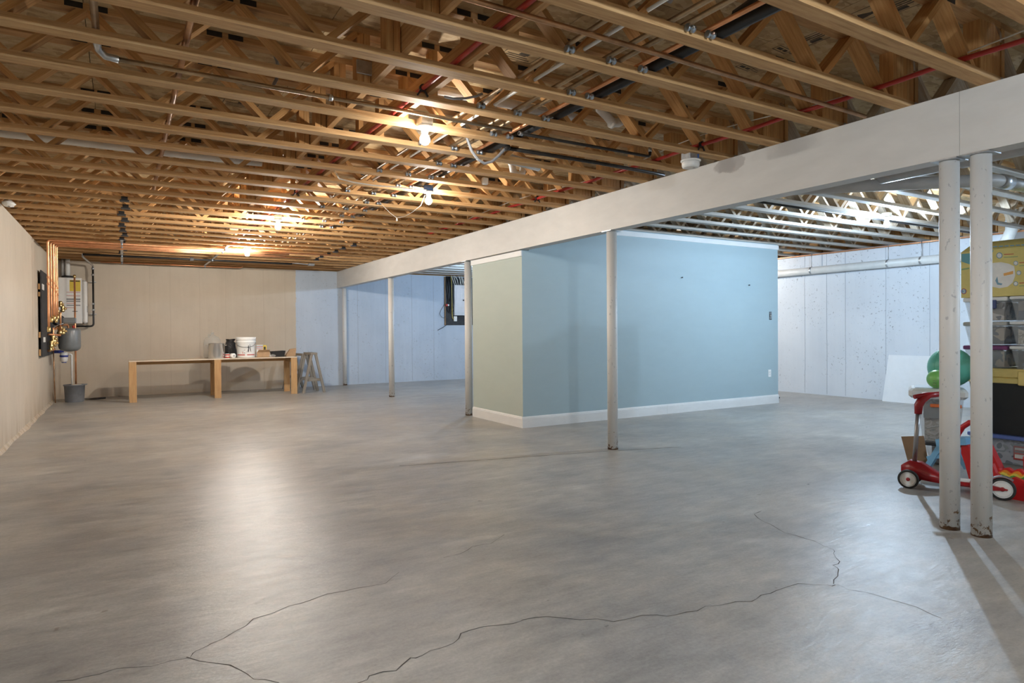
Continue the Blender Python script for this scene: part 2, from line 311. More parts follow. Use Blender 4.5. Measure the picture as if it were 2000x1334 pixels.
# ---------------------------------------------------------------- mesh helpers
class MB:
    """collects shapes for ONE mesh object; uv in metres, u along the longest axis of each shape"""
    def __init__(s): s.v = []; s.f = []; s.uv = []; s.mi = []; s.smooth = []
    def face(s, idx, uv=None, mi=0, sm=False):
        s.f.append(idx); s.uv.append(uv or [(s.v[i][0]+s.v[i][1], s.v[i][2]) for i in idx]); s.mi.append(mi); s.smooth.append(sm)
    def hexa(s, p, mats=None):
        """8 corners: bottom 0-3 ccw, top 4-7"""
        o = len(s.v); s.v += [tuple(q) for q in p]
        e = [(Vector(p[1])-Vector(p[0])).length, (Vector(p[3])-Vector(p[0])).length, (Vector(p[4])-Vector(p[0])).length]
        ax = e.index(max(e)); P = [(0, 0, 0), (1, 0, 0), (1, 1, 0), (0, 1, 0), (0, 0, 1), (1, 0, 1), (1, 1, 1), (0, 1, 1)]
        fs = ((0, 3, 2, 1), (4, 5, 6, 7), (0, 1, 5, 4), (1, 2, 6, 5), (2, 3, 7, 6), (3, 0, 4, 7))
        for k, fc in enumerate(fs):
            uv = []
            for i in fc:
                q = [P[i][j]*e[j] for j in range(3)]; u = q[ax]; r = [q[j] for j in range(3) if j != ax]
                uv.append((u, r[0]+r[1]*1.37+k*0.31))
            s.face([o+i for i in fc], uv, mats[k] if mats else 0)
        return s
    def box(s, x0, x1, y0, y1, z0, z1, mats=None):
        return s.hexa([(x0, y0, z0), (x1, y0, z0), (x1, y1, z0), (x0, y1, z0), (x0, y0, z1), (x1, y0, z1), (x1, y1, z1), (x0, y1, z1)], mats)
    def bar(s, a, b, w, h, up=(0, 0, 1)):
        """square bar from a to b, w across, h along up"""
        a, b, up = Vector(a), Vector(b), Vector(up); d = (b-a).normalized(); sd = d.cross(up).normalized()*w/2; uu = sd.cross(d).normalized()*h/2
        return s.hexa([a-sd-uu, a+sd-uu, b+sd-uu, b-sd-uu, a-sd+uu, a+sd+uu, b+sd+uu, b-sd+uu])
    def rbox(s, x0, x1, y0, y1, z0, z1, b=0.01):
        """box with chamfered vertical and horizontal edges"""
        def ring(z, i):
            c = b
            return [(x0+i+c, y0+i, z), (x1-i-c, y0+i, z), (x1-i, y0+i+c, z), (x1-i, y1-i-c, z), (x1-i-c, y1-i, z), (x0+i+c, y1-i, z), (x0+i, y1-i-c, z), (x0+i, y0+i+c, z)]
        return s.loft([ring(z0, b), ring(z0+b, 0), ring(z1-b, 0), ring(z1, b)])
    def loft(s, rings, cap=True, sm=False, closed=True):
        o = len(s.v); n = len(rings[0])
        for r in rings: s.v += [tuple(q) for q in r]
        for i in range(len(rings)-1):
            for j in range(n if closed else n-1):
                a, b2 = o+i*n+j, o+i*n+(j+1) % n
                s.face([a, b2, b2+n, a+n], None, 0, sm)
        if cap: s.face([o+j for j in reversed(range(n))]); s.face([o+(len(rings)-1)*n+j for j in range(n)])
        return s
    def lathe(s, prof, c=(0, 0, 0), axis=(0, 0, 1), n=16, cap=True, sm=True):
        """prof: list of (radius, height) along axis from c"""
        ax = Vector(axis).normalized(); t = Vector((1, 0, 0)) if abs(ax.x) < 0.9 else Vector((0, 1, 0))
        u = ax.cross(t).normalized(); w = ax.cross(u); c = Vector(c)
        rs = [[c+ax*h+(u*math.cos(k*2*math.pi/n)+w*math.sin(k*2*math.pi/n))*max(r, 1e-4) for k in range(n)] for r, h in prof]
        return s.loft(rs, cap, sm)
    def cyl(s, a, b, r, n=12, sm=True):
        a, b = Vector(a), Vector(b); return s.lathe([(r, 0), (r, (b-a).length)], a, b-a, n, True, sm)
    def tube(s, pts, r, n=8, sm=True):
        pts = [Vector(p) for p in pts]; rs = []; ref = None
        for i, p in enumerate(pts):
            d = (pts[min(i+1, len(pts)-1)]-pts[max(i-1, 0)]).normalized()
            if ref is None: ref = d.orthogonal().normalized()
            ref = (ref-d*ref.dot(d)).normalized(); w = d.cross(ref)
            # widen at bends so the wall thickness stays even
            k = 1.0
            if 0 < i < len(pts)-1:
                a1 = (pts[i]-pts[i-1]).normalized(); a2 = (pts[i+1]-pts[i]).normalized(); k = 1/max(0.6, math.cos(a1.angle(a2)/2)) if a1.angle(a2) > 1e-4 else 1
            rr = r[i] if isinstance(r, (list, tuple)) else r
            rs.append([p+(ref*math.cos(j*2*math.pi/n)+w*math.sin(j*2*math.pi/n))*rr for j in range(n)])
        return s.loft(rs, True, sm)
    def sphere(s, c, r, n=16, m=10, sc3=(1, 1, 1)):
        c = Vector(c)
        rs = [[c+Vector((math.sin(a)*math.cos(k*2*math.pi/n)*r*sc3[0], math.sin(a)*math.sin(k*2*math.pi/n)*r*sc3[1], -math.cos(a)*r*sc3[2])) for k in range(n)] for a in [max(1e-3, min(math.pi-1e-3, math.pi*i/m)) for i in range(m+1)]]
        return s.loft(rs, True, True)
    def prism(s, poly, a0, a1, plane='XZ'):
        """extrude a 2-D polygon between a0 and a1 on the axis missing from plane"""
        def P(q, a):
            return {'XZ': (q[0], a, q[1]), 'YZ': (a, q[0], q[1]), 'XY': (q[0], q[1], a)}[plane]
        return s.loft([[P(q, a0) for q in poly], [P(q, a1) for q in poly]])
    def mesh(s, name):
        me = bpy.data.meshes.new(name); me.from_pydata(s.v, [], s.f)
        uvl = me.uv_layers.new(name='UVMap'); k = 0
        for uv in s.uv:
            for q in uv: uvl.data[k].uv = q; k += 1
        me.polygons.foreach_set('material_index', s.mi); me.polygons.foreach_set('use_smooth', s.smooth)
        me.validate(); me.update()
        import bmesh
        bm = bmesh.new(); bm.from_mesh(me); bmesh.ops.recalc_face_normals(bm, faces=bm.faces); bm.to_mesh(me); bm.free()
        return me
    def build(s, name, mat, parent=None, loc=None):
        me = s.mesh(name)
        for x in (mat if isinstance(mat, (list, tuple)) else [mat]): me.materials.append(M[x])
        return link(name, me, parent, loc)
def link(name, data, parent=None, loc=None, rot=None):
    o = bpy.data.objects.new(name, data); COL.objects.link(o)
    if parent: o.parent = parent
    if loc: o.location = loc
    if rot: o.rotation_euler = rot
    return o
def tag(o, label, cat, group=None):
    o['label'] = label; o['category'] = cat
    if group: o['group'] = group
    return o
def thing(name, label, cat, loc=(0, 0, 0), rz=0, group=None):
    o = bpy.data.objects.new(name, None); COL.objects.link(o); o.location = loc; o.rotation_euler = (0, 0, rz)
    return tag(o, label, cat, group)
def struct(o): o['kind'] = 'structure'; return o
def stuff(o): o['kind'] = 'stuff'; return o
def arc(p0, corner, p1, n=6, r=0.06):
    """polyline p0 - rounded corner - p1"""
    p0, c, p1 = Vector(p0), Vector(corner), Vector(p1); a = c+(p0-c).normalized()*r; b = c+(p1-c).normalized()*r
    return [p0]+[(a*(1-t)**2+c*2*t*(1-t)+b*t*t) for t in [i/n for i in range(n+1)]]+[p1]
def mirrored_normals(): pass
ORD = ['first', 'second', 'third', 'fourth', 'fifth', 'sixth', 'seventh', 'eighth', 'ninth', 'tenth', 'eleventh', 'twelfth', 'thirteenth', 'fourteenth', 'fifteenth', 'sixteenth', 'seventeenth', 'eighteenth', 'nineteenth', 'twentieth']
def ordinal(i):
    if i <= 20: return ORD[i-1]
    tens = {2: 'twenty', 3: 'thirty', 4: 'forty'}[i//10]
    return {2: 'twentieth', 3: 'thirtieth', 4: 'fortieth'}[i//10] if i % 10 == 0 else tens+'-'+ORD[i % 10-1]

# ---------------------------------------------------------------- room shell
XL, XR, YB, YF = -1.13, 11.45, 15.37, -3.2
TB, TT = 2.71, 3.07            # underside of the trusses, underside of the subfloor
floor = struct(MB().box(XL-0.25, XR+0.25, YF-0.25, YB+0.25, -0.2, 0).build('floor', 'floor_concrete'))
wl = struct(MB().box(XL-0.25, XL, YF-0.25, YB+0.25, 0, TB).build('wall_left', 'cream_wall'))
wb = struct(MB().box(XL, XR, YB, YB+0.25, 0, TB).build('wall_back', 'back_wall'))
wr = struct(MB().box(XR, XR+0.25, YF-0.25, YB+0.25, 0, TB).build('wall_right', 'white_wall'))
wf = struct(MB().box(XL, XR, YF-0.25, YF, 0, TB).build('wall_front', 'cream_wall'))
struct(MB().box(XL-0.25, XL-0.21, YF-0.25, YB+0.25, TB, TT).build('trim_1', 'lumber'))
struct(MB().box(XR+0.21, XR+0.25, YF-0.25, YB+0.25, TB, TT).build('trim_2', 'lumber'))
struct(MB().box(XL-0.21, XR+0.21, YB+0.02, YB+0.06, TB, TT).build('trim_3', 'lumber'))
struct(MB().box(XL-0.21, XR+0.21, YF-0.06, YF-0.02, TB, TT).build('trim_4', 'lumber'))
ceil = struct(MB().box(XL-0.25, XR+0.25, YF-0.25, YB+0.25, TT+0.02, TT+0.06).build('ceiling', 'osb'))
_pm = MB().box(0, 1.216, 0, 2.436, 0, 0.0195).mesh('subfloor_panel'); _pm.materials.append(M['osb'])
for i in range(11):
    for j in range(9):
        y0 = YF-0.25+j*2.44-(1.22 if i % 2 else 0); x0 = XL-0.25+i*1.22
        if y0 > YB: continue
        link('subfloor_panel', _pm, ceil, (x0, y0, TT))
# form seams of the poured walls: shallow raised fins
for (wobj, axis, pos, mat, zt) in [(wb, 'Y', (0.5, 0.877, 1.433, 1.95, 2.737, 3.2), 'seam_cream', TB), (wb, 'Y', (4.9, 5.6, 6.3, 6.9), 'seam_grey', TB), (wr, 'X', (7.89, 7.43, 7.06, 6.32, 5.60, 4.9, 4.2), 'seam_grey', TB)]:
    for p in pos:
        mb = MB(); wd = 0.003
        zs = [0.02]+[0.45+0.6*k for k in range(4)]+[zt-0.02]
        for a, b_ in zip(zs[:-1], zs[1:]):
            q = p+random.uniform(-.004, .004)
            if axis == 'Y': mb.box(q-wd, q+wd, YB-0.003, YB+0.002, a, b_)
            elif axis == 'X': mb.box(XR-0.003, XR+0.002, q-wd, q+wd, a, b_)
            else: mb.box(XL-0.002, XL+0.003, q-wd, q+wd, a, b_)
        mb.build('form_seam', mat, wobj)
# cracks and saw-cut joints in the slab
def ribbon(px, wd, mat, jit=0.012):
    pts = [atz(x, y, 0.0006) for x, y in px]; dense = []
    for a, b_ in zip(pts[:-1], pts[1:]):
        n = max(2, int((b_-a).length/0.07))
        for k in range(n): dense.append(a.lerp(b_, k/n)+Vector((random.uniform(-jit, jit), random.uniform(-jit, jit), 0)))
    dense.append(pts[-1]); mb = MB()
    L = []
    for i, p in enumerate(dense):
        d = (dense[min(i+1, len(dense)-1)]-dense[max(i-1, 0)]).normalized(); s_ = Vector((-d.y, d.x, 0))*wd/2*random.uniform(0.4, 1.5)
        L.append((p-s_, p+s_))
    for (a, b_), (c, d) in zip(L[:-1], L[1:]):
        o = len(mb.v); mb.v += [tuple(a), tuple(b_), tuple(d), tuple(c)]; mb.face([o, o+1, o+2, o+3])
    return mb.build('crack', mat, floor)
ribbon([(700, 1333), (722, 1320), (768, 1310), (800, 1288), (828, 1277), (856, 1264), (888, 1258), (900, 1238), (944, 1226), (1000, 1216), (1024, 1208), (1070, 1201), (1130, 1208), (1200, 1212), (1260, 1202), (1300, 1202), (1345, 1196), (1375, 1185), (1410, 1181), (1465, 1174), (1485, 1163), (1520, 1154), (1560, 1141), (1615, 1142), (1632, 1142)], 0.0042, 'crack_dark')
ribbon([(1632, 1142), (1632, 1125), (1640, 1112), (1632, 1104), (1643, 1098), (1628, 1080), (1625, 1072), (1600, 1060), (1575, 1052), (1535, 1040), (1505, 1025), (1478, 1012), (1474, 1004), (1487, 998)], 0.0036, 'crack_dark')
ribbon([(110, 1333), (165, 1322), (230, 1306), (300, 1298), (370, 1283), (372, 1274), (400, 1262), (432, 1250), (455, 1234), (500, 1208), (560, 1185), (600, 1172), (640, 1160), (700, 1148), (755, 1137), (780, 1117)], 0.0036, 'crack_dark')
ribbon([(370, 1283), (415, 1294), (475, 1308), (500, 1325), (545, 1333)], 0.0036, 'crack_dark')
ribbon([(865, 1088), (900, 1080), (925, 1066), (960, 1062), (985, 1044)], 0.0025, 'crack_dark')
ribbon([(1632, 1142), (1660, 1151), (1700, 1160), (1790, 1186), (1840, 1208)], 0.0025, 'crack_dark')
for (a, b_) in (((640, 785), (766, 776)), ((775, 776), (905, 770)), ((780, 910), (1187, 881)), ((1207, 880), (1330, 873))):
    ribbon([a, b_], 0.014, 'joint_line', 0.002).name = 'saw_cut'

# stair enclosure: sage end, blue long side
PX0, PX1, PY0, PY1 = 4.46, 9.62, 7.14, 8.53
side = struct(MB().box(PX0, PX0+0.11, PY0, PY1, 0, 2.315, mats=[0, 0, 1, 0, 0, 0]).build('wall_partition_side', ['sage_wall', 'blue_wall']))
front = struct(MB().box(PX0+0.11, PX1, PY0, PY0+0.11, 0, 2.705).build('wall_partition_front', 'blue_wall'))
struct(MB().box(PX1-0.11, PX1, PY0+0.11, PY1, 0, 2.705).build('wall_partition_end', 'blue_wall'))
struct(MB().box(PX0+0.11, PX1-0.11, PY1-0.11, PY1, 0, 2.705).build('wall_partition_back', 'blue_wall'))
def base_profile(y, s): return [(y, 0), (y-s*0.016, 0), (y-s*0.016, 0.118), (y-s*0.012, 0.124), (y-s*0.012, 0.132), (y-s*0.006, 0.142), (y, 0.146)]
xj = atY(1302, 790, PY0).x
struct(MB().prism(base_profile(PY0, 1), PX0-0.016, xj-0.001, 'YZ').build('baseboard_partition_front', 'trim_white'))
struct(MB().prism(base_profile(PY0, 1), xj+0.001, PX1, 'YZ').build('baseboard_partition_front', 'trim_white'))
struct(MB().prism(base_profile(PX0, 1), PY0+0.004, PY1, 'XZ').build('baseboard_partition_side', 'trim_white'))
struct(MB().box(PX0+0.12, PX1+0.01, PY0-0.014, PY0, 2.62, 2.69).build('trim_5', 'trim_white'))
struct(MB().box(PX0-0.014, PX0, PY0-0.005, PY1+0.02, 2.24, 2.312).build('trim_6', 'trim_white'))

# ---------------------------------------------------------------- floor trusses
CH, CD = 0.038, 0.089
YK = [1.79+0.4868*k for k in range(-9, 28)]
nT = len(YK)
def mk(mb, name, mat):
    me = mb.mesh(name); me.materials.append(M[mat]); return me
Lx0, Lx1, Rx0, Rx1 = XL-0.2, 4.468, 4.474, XR+0.2
me_bl = mk(MB().box(Lx0, Lx1, 0, CD, TB, TB+CH), 'bottom_chord', 'lumber'); me_tl = mk(MB().box(Lx0, Lx1, 0, CD, TT-CH, TT), 'top_chord', 'lumber')
me_br = mk(MB().box(Rx0, Rx1, 0, CD, TB, TB+CH), 'bottom_chord', 'pale_lumber'); me_tr = mk(MB().box(Rx0, Rx1, 0, CD, TT-CH, TT), 'top_chord', 'lumber')
z0, z1 = TB+CH, TT-CH
DX, W = 0.345, 0.050
def web_mesh(s):
    a0, a1 = (s*0.003, s*(0.003+W)); c0, c1 = s*(DX-W+0.0), s*(DX)
    lo = sorted((a0, a1)); hi = sorted((c0, c1))
    return mk(MB().hexa([(lo[0], 0, z0), (lo[1], 0, z0), (lo[1], CD, z0), (lo[0], CD, z0), (hi[0], 0, z1), (hi[1], 0, z1), (hi[1], CD, z1), (hi[0], CD, z1)]), 'web', 'web_lumber')
me_wp, me_wm = web_mesh(1), web_mesh(-1)
me_wpr, me_wmr = me_wp.copy(), me_wm.copy()
for _m in (me_wpr, me_wmr): _m.materials[0] = M['lit_web']
me_post = mk(MB().box(-CH/2, CH/2, 0, CD, z0, z1), 'post', 'web_lumber')
me_plate = mk(MB().box(-0.042, 0.042, -0.0015, 0, -0.014, 0.017), 'nail_plate', 'iron_black')
nodesL = [-0.49, 0.197, 0.885, 2.07, 2.773, 3.478]; postsL = [Lx0+0.02, 1.222, 1.262, 1.70, 4.235, 4.275, 4.315, 4.355, 4.395, 4.435]
topsL = [-0.84, -0.147, 0.541, 1.72, 2.42, 3.125, 3.82]
nodesR = [4.74+0.7*k for k in range(10)]; postsR = [Rx0+0.02, Rx1-0.02]
topsR = [5.09+0.7*k for k in range(9)]
def truss(y, label, bl, tl, nodes, posts, tops, plates, group, wp=None, wm=None):
    t_ = thing('floor_truss', label, 'truss', (0, y, 0), 0, group)
    link('bottom_chord', bl, t_); link('top_chord', tl, t_)
    for x in nodes:
        link('web', wp or me_wp, t_, (x, 0, 0)); link('web', wm or me_wm, t_, (x, 0, 0))
    if plates is not None and nodes is nodesL: link('web', me_wm, t_, (4.165, 0, 0)); link('web', me_wp, t_, (-1.195, 0, 0))
    for x in posts: link('post', me_post, t_, (x, 0, 0))
    if plates:
        for x in tops:
            for s_ in (-1, 1): link('nail_plate', me_plate, t_, (x+s_*0.06+random.uniform(-.01, .01), 0, z1+0.019))
for k, y in enumerate(YK):
    i = nT-k
    truss(y, f'{ordinal(i)} wooden floor truss from the back wall, left of the white beam', me_bl, me_tl, nodesL, postsL, topsL, 0.8 < y < 8.2, 'floor trusses left of the beam')
    truss(y, f'{ordinal(i)} wooden floor truss from the back wall, right of the white beam', me_br, me_tr, nodesR, postsR, topsR, False, 'floor trusses right of the beam', me_wpr, me_wmr)
for x, lb in ((1.286, 'left one of the two long planks running through the floor trusses'), (1.645, 'right one of the two long planks running through the floor trusses, beside the red pipe')):
    tag(MB().box(x, x+0.038, YK[0], YK[-1]+0.05, z0+0.001, z0+0.141).build('strongback_plank', 'lumber'), lb, 'plank', 'planks through the trusses')

# ---------------------------------------------------------------- beam and columns
beam = thing('support_beam', 'long white painted beam on steel columns, running to the back wall', 'beam', (0, 0, 0))
ys = atX(1874, 270, 4.40).y
MB().box(4.40, 4.54, YF, ys-0.001, 2.32, TB).build('beam_board', 'beam_white', beam)
MB().box(4.40, 4.54, ys+0.001, YB, 2.32, TB).build('beam_board', 'beam_white', beam)
cols = [(4.468, 1.894, 'nearest round white column at the right, standing behind another', 0.055), (4.468, 2.07, 'second of the close pair of round white columns at the right', 0.055), (4.467, 5.347, 'round white column in front of the blue partition', 0.055),
        (4.475, 8.70, 'round white column at the edge of the sage green partition', 0.055), (4.50, 12.03, 'slim white column standing alone before the pale blue back wall', 0.055), (4.55, 15.29, 'white column at the back wall under the beam end', 0.05)]
cols[0] = (4.468, 1.894, 'right one of the close pair of round white columns at the right', 0.055)
cols[1] = (4.468, 2.07, 'left one of the close pair of round white columns at the right', 0.055)
for x, y, lb, r_ in cols:
    c_ = thing('support_column', lb, 'column', (x, y, 0), random.uniform(0, 6), 'columns under the beam')
    MB().lathe([(r_, 0), (r_, 2.312)], n=28).build('shaft', 'column_paint', c_)
    MB().box(-0.075, 0.075, -0.075, 0.075, 2.312, 2.32).build('cap_plate', 'galvanised', c_).rotation_euler = (0, 0, -c_.rotation_euler.z)

# ---------------------------------------------------------------- bare bulb fixtures
for i, (x, y, colr, s_, kind, lb) in enumerate(BULBS):
    m_bulb(f'bulb_glow_{i}', colr, s_)
    f_ = thing('bulb_fixture', lb, 'lamp', (x, y, 2.60))
    if kind == 'blue':
        MB().lathe([(0.05, 0.092), (0.052, 0.15)], n=20).build('junction_box', 'blue_plastic', f_)
    else:
        MB().rbox(-0.045, 0.045, -0.045, 0.045, 0.094, 0.148, 0.006).build('junction_box', 'galvanised', f_)
    MB().lathe([(0.022, 0.045), (0.024, 0.075), (0.058, 0.080), (0.060, 0.088), (0.055, 0.093)], n=24).build('lamp_holder', 'white_plastic', f_)
    MB().lathe([(0.006, -0.038), (0.022, -0.032), (0.034, -0.015), (0.036, 0.0), (0.031, 0.018), (0.020, 0.036), (0.015, 0.05)], n=16).build('bulb', f'bulb_glow_{i}', f_)

# ---------------------------------------------------------------- services in the ceiling
def sag(p0, p1, n, amp, step=0.4868):
    p0, p1 = Vector(p0), Vector(p1); L = (p1-p0).length
    return [p0.lerp(p1, i/n)-Vector((0, 0, amp*abs(math.sin(math.pi*(L*i/n)/step/2)))) for i in range(n+1)]
def pipe(name, label, pts, r, mat, cat='pipe', n=10, group=None):
    return tag(MB().tube(pts, r, n).build(name, mat), label, cat, group)
ye = YK[-1]+0.3
pipe('red_pipe', 'red plastic pipe lying beside the plank in the middle of the trusses', sag((1.612, -1, z0+0.03), (1.612, 13.2, z0+0.03), 56, 0.006), 0.015, 'red_pipe', group='red pipes')
pipe('red_pipe', 'red plastic pipe through the trusses just left of the white beam', sag((4.06, -1, z0+0.03), (4.06, 9.3, z0+0.03), 56, 0.010), 0.015, 'red_pipe', group='red pipes')
pipe('white_wire', 'thin white wire following the red pipe beside the beam', [Vector((4.085+0.02*math.sin(y*3), y, z0+0.075+0.03*math.sin(y*2.1))) for y in [-0.5+0.25*i for i in range(36)]], 0.004, 'cable_white', 'cable', 6)
for x, z, r, mat, y0, y1, lb in [
    (2.018, 0.018, 0.013, 'bronze_pipe', 0.2, 7.5, 'leftmost metal pipe of the bundle crossing the trusses'),
    (2.130, 0.020, 0.010, 'pvc_white', 0.2, 6.3, 'thin white pipe of the bundle crossing the trusses'),
    (2.298, 0.018, 0.014, 'bronze_pipe', 1.2, 12.6, 'brown metal pipe between the white and the dark pipe of the bundle'),
    (2.387, 0.018, 0.014, 'bronze_pipe', 0.2, 12.6, 'dark brown metal pipe left of the bright copper pipe in the bundle'),
    (2.527, 0.018, 0.013, 'copper', 0.2, 12.6, 'bright orange copper pipe of the bundle crossing the trusses'),
    (2.650, 0.040, 0.030, 'abs_black', 1.5, 9.5, 'thick black plastic drain pipe at the right of the pipe bundle'),
    (2.20, 0.060, 0.012, 'copper_dull', 4.6, 12.6, 'dull copper pipe above the far part of the bundle'),
    (2.46, 0.060, 0.012, 'copper_dull', 4.6, 12.6, 'second dull copper pipe above the far part of the bundle, beside the black drain')]:
    pipe('service_pipe', lb, [(x, y0, z0+z), (x, (y0+y1)/2, z0+z), (x, y1, z0+z)], r, mat, group='pipe bundle in the trusses')
# zinc pipe clamps on the trusses below the bundle
for k in range(8, 30):
    y = YK[k]
    if not 1.5 < y < 9.5: continue
    for x in ((2.018, 2.298, 2.527) if k % 2 else (2.387, 2.527)):
        nm = {2.018: 'leftmost', 2.298: 'brown', 2.387: 'dark brown', 2.527: 'bright copper'}[x]
        mb = MB().lathe([(0.018, 0), (0.018, 0.014), (0.007, 0.0141), (0.007, 0.034), (0.018, 0.0341), (0.018, 0.048)], (x-0.024, y-0.020, z0-0.012), (1, 0, 0), 10)
        tag(mb.build('pipe_clamp', 'zinc_clamp'), f'zinc clamp of the {nm} pipe, {ordinal(nT-k)} truss from the back wall', 'clamp', 'zinc clamps under the pipe bundle')
# pipes running along the truss bays
conduit = thing('steel_conduit', 'grey steel conduit with an elbow, running between trusses at the upper left', 'pipe')
MB().tube([(-0.095, 1.2, z0+0.025), (-0.095, 3.90, z0+0.025)], 0.017, 12).build('conduit_run', 'bronze_pipe', conduit)
MB().tube([(-0.095, 3.88, z0+0.025), (-0.095, 3.99, z0+0.022), (-0.09, 4.03, TB+0.05), (-0.06, 4.045, TB+0.026), (0.0, 4.05, TB+0.022)], 0.019, 12).build('elbow', 'galvanised', conduit)
MB().tube([(-0.01, 4.05, TB+0.022), (1.2, 4.05, TB+0.022), (2.45, 4.05, TB+0.022)], 0.013, 12).build('conduit_run', 'bronze_pipe', conduit)
MB().lathe([(0.02, -0.012), (0.02, 0.012)], (1.13, 4.05, TB+0.022), (1, 0, 0), 12).build('coupling', 'galvanised', conduit)
pipe('copper_pipe', 'long copper pipe between trusses running to the top of the white beam', [(0.55, 2.56, TB+0.03), (2.5, 2.56, TB+0.03), (4.39, 2.56, TB+0.012)], 0.0135, 'copper_dull')
cp = thing('dark_pipe', 'dark pipe with an upturned end between trusses, below the white drain elbow', 'pipe')
MB().tube(arc((2.55, 4.11, TB+0.03), (3.86, 4.11, TB+0.03), (3.86, 4.11, TB+0.12), 6, 0.03), 0.012, 10).build('pipe_run', 'iron_black', cp)
MB().lathe([(0.016, 0), (0.016, 0.03)], (2.55, 4.11, TB+0.03), (1, 0, 0), 10).build('fitting', 'galvanised', cp)
MB().lathe([(0.016, 0), (0.016, 0.03)], (3.86, 4.11, TB+0.07), (0, 0, 1), 10).build('fitting', 'galvanised', cp)
pipe('dark_pipe', 'dark conduit from the grey cable loop to the beam', [(2.66, 4.49, TB+0.03), (3.6, 4.49, TB+0.03), (4.39, 4.49, TB+0.015)], 0.016, 'iron_black')
cb = thing('cable_loop', 'grey flexible cable hanging in a loop below the trusses', 'cable')
cpts = [atY(x, y, 4.46) for x, y in ((905, 238), (908, 252), (913, 272), (921, 294), (933, 311), (946, 319), (960, 316), (972, 306), (983, 294), (988, 289))]
MB().tube([(2.05, 4.30, TB+0.10)]+cpts, 0.011, 10).build('cable', 'cable_grey', cb)
MB().lathe([(0.02, 0), (0.022, 0.03), (0.018, 0.05)], cpts[-1]-Vector((0.01, 0, 0.01)), (0.8, 0, 0.5), 10).build('connector', 'iron_black', cb)
wl2 = [atY(x, y, 6.02) for x, y in ((657, 340), (663, 349), (690, 356), (730, 362), (770, 365), (812, 370))]
pipe('white_cable', 'white cable running under the trusses to the bulb with the blue box', [(wl2[0].x-0.02, 6.1, TB+0.1)]+wl2+[(2.66, 6.06, 2.70)], 0.007, 'cable_white', 'cable', 8)
pull = thing('pull_string', 'thin white string hanging in a curve from the bulb with the blue box', 'string')
MB().tube([atY(x, y, Y_) for x, y, Y_ in ((739, 391, 6.68), (750, 404, 6.6), (762, 416, 6.5), (775, 426, 6.42), (790, 423, 6.34), (806, 414, 6.26), (822, 401, 6.15), (830, 381, 6.10))], 0.0025, 6).build('string', 'cable_white', pull)
MB().lathe([(0.006, 0), (0.008, 0.012), (0.005, 0.03)], atY(775, 432, 6.42), (0, 0, 1), 8).build('pull_knob', 'white_plastic', pull)
pipe('grey_cable', 'short grey cable drooping between trusses right of the nearest bulb', [atY(x, y, 3.66) for x, y in ((868, 189), (885, 193), (910, 192), (930, 188), (942, 183))], 0.008, 'cable_grey', 'cable', 8)
pipe('grey_cable', 'grey cable rising through the trusses at the upper left of the middle', [atY(x, y, 4.35) for x, y in ((537, 110), (541, 120), (542, 140), (540, 155), (533, 168))], 0.010, 'cable_grey', 'cable', 8)
# white drains inside the trusses
pipe('white_drain_pipe', 'white drain pipe across the trusses at the far left', [(-1.05, 6.48, 2.87), (0.5, 6.48, 2.87), (1.15, 6.48, 2.88)], 0.038, 'pvc_white', n=14)
pipe('white_drain_pipe', 'white drain pipe across the trusses right of the red pipe', [(1.72, 3.98, 2.89), (2.3, 3.98, 2.89), (3.0, 3.98, 2.885)], 0.034, 'pvc_white', n=14)
dr = thing('white_drain_elbow', 'white drain elbow dropping between trusses, right of the pipe bundle', 'pipe')
eb = [atY(x, y, 3.98) for x, y in ((1172, 214), (1185, 226), (1196, 240), (1207, 240), (1222, 232))]
MB().tube([eb[0]+Vector((-0.03, 0, 0.12))]+eb, 0.036, 14).build('elbow', 'pvc_white', dr)
MB().lathe([(0.044, -0.015), (0.044, 0.015)], eb[2], (eb[3]-eb[1]), 14).build('collar', 'pvc_white', dr)
pipe('white_drain_pipe', 'short white drain pipe in the trusses behind the grey cable loop', arc((2.9, 5.05, 3.06), (2.9, 5.05, 2.84), (3.35, 5.05, 2.80), 5, 0.08), 0.045, 'pvc_white', n=14)
db = thing('drain_trap', 'pale drain trap hanging in the trusses beyond the grey cable loop', 'pipe')
tp = [atY(x, y, 5.56) for x, y in ((1000, 322), (1002, 334), (1010, 342), (1020, 338), (1022, 326))]
MB().tube([(tp[0].x, tp[0].y, 3.065)]+tp, 0.035, 12).build('trap', 'pvc_white', db)
MB().lathe([(0.04, 0), (0.04, 0.02)], tp[0], (0, 0, 1), 12).build('collar', 'pvc_white', db)
pipe('black_drain_pipe', 'short black drain stub between the nearest trusses at the top', arc((2.55, 1.62, 2.92), (2.95, 1.62, 2.92), (2.95, 1.62, 3.04), 5, 0.06), 0.045, 'abs_black', n=14)
pipe('black_drain_pipe', 'black drain elbow under the subfloor, right of the copper pipe at the top', arc((2.78, 2.0, 3.06), (2.78, 2.0, 2.94), (2.78, 2.3, 2.90), 5, 0.06), 0.045, 'abs_black', n=14)
pipe('grey_drain_pipe', 'small grey drain bend under the subfloor near the copper pipe', arc((2.05, 2.15, 2.98), (2.28, 2.15, 2.96), (2.28, 2.3, 2.86), 5, 0.07), 0.022, 'pvc_grey', n=12)
sb = tag(MB().rbox(1.195, 1.29, 3.72, 3.733, z0+0.04, z0+0.12, 0.002).build('switch_box', 'galvanised'), 'small metal box screwed to a truss post near the nearest bulb', 'box')
bpx = atz(1020, 32, 2.86)
tag(MB().lathe([(0.034, 0), (0.034, 0.05)], (1.93, 2.45, 2.86), (0.8, -0.4, 0.1), 14, cap=False).build('strap_loop', 'zinc_clamp'), 'bent zinc strap on a truss web near the copper pipe', 'strap')
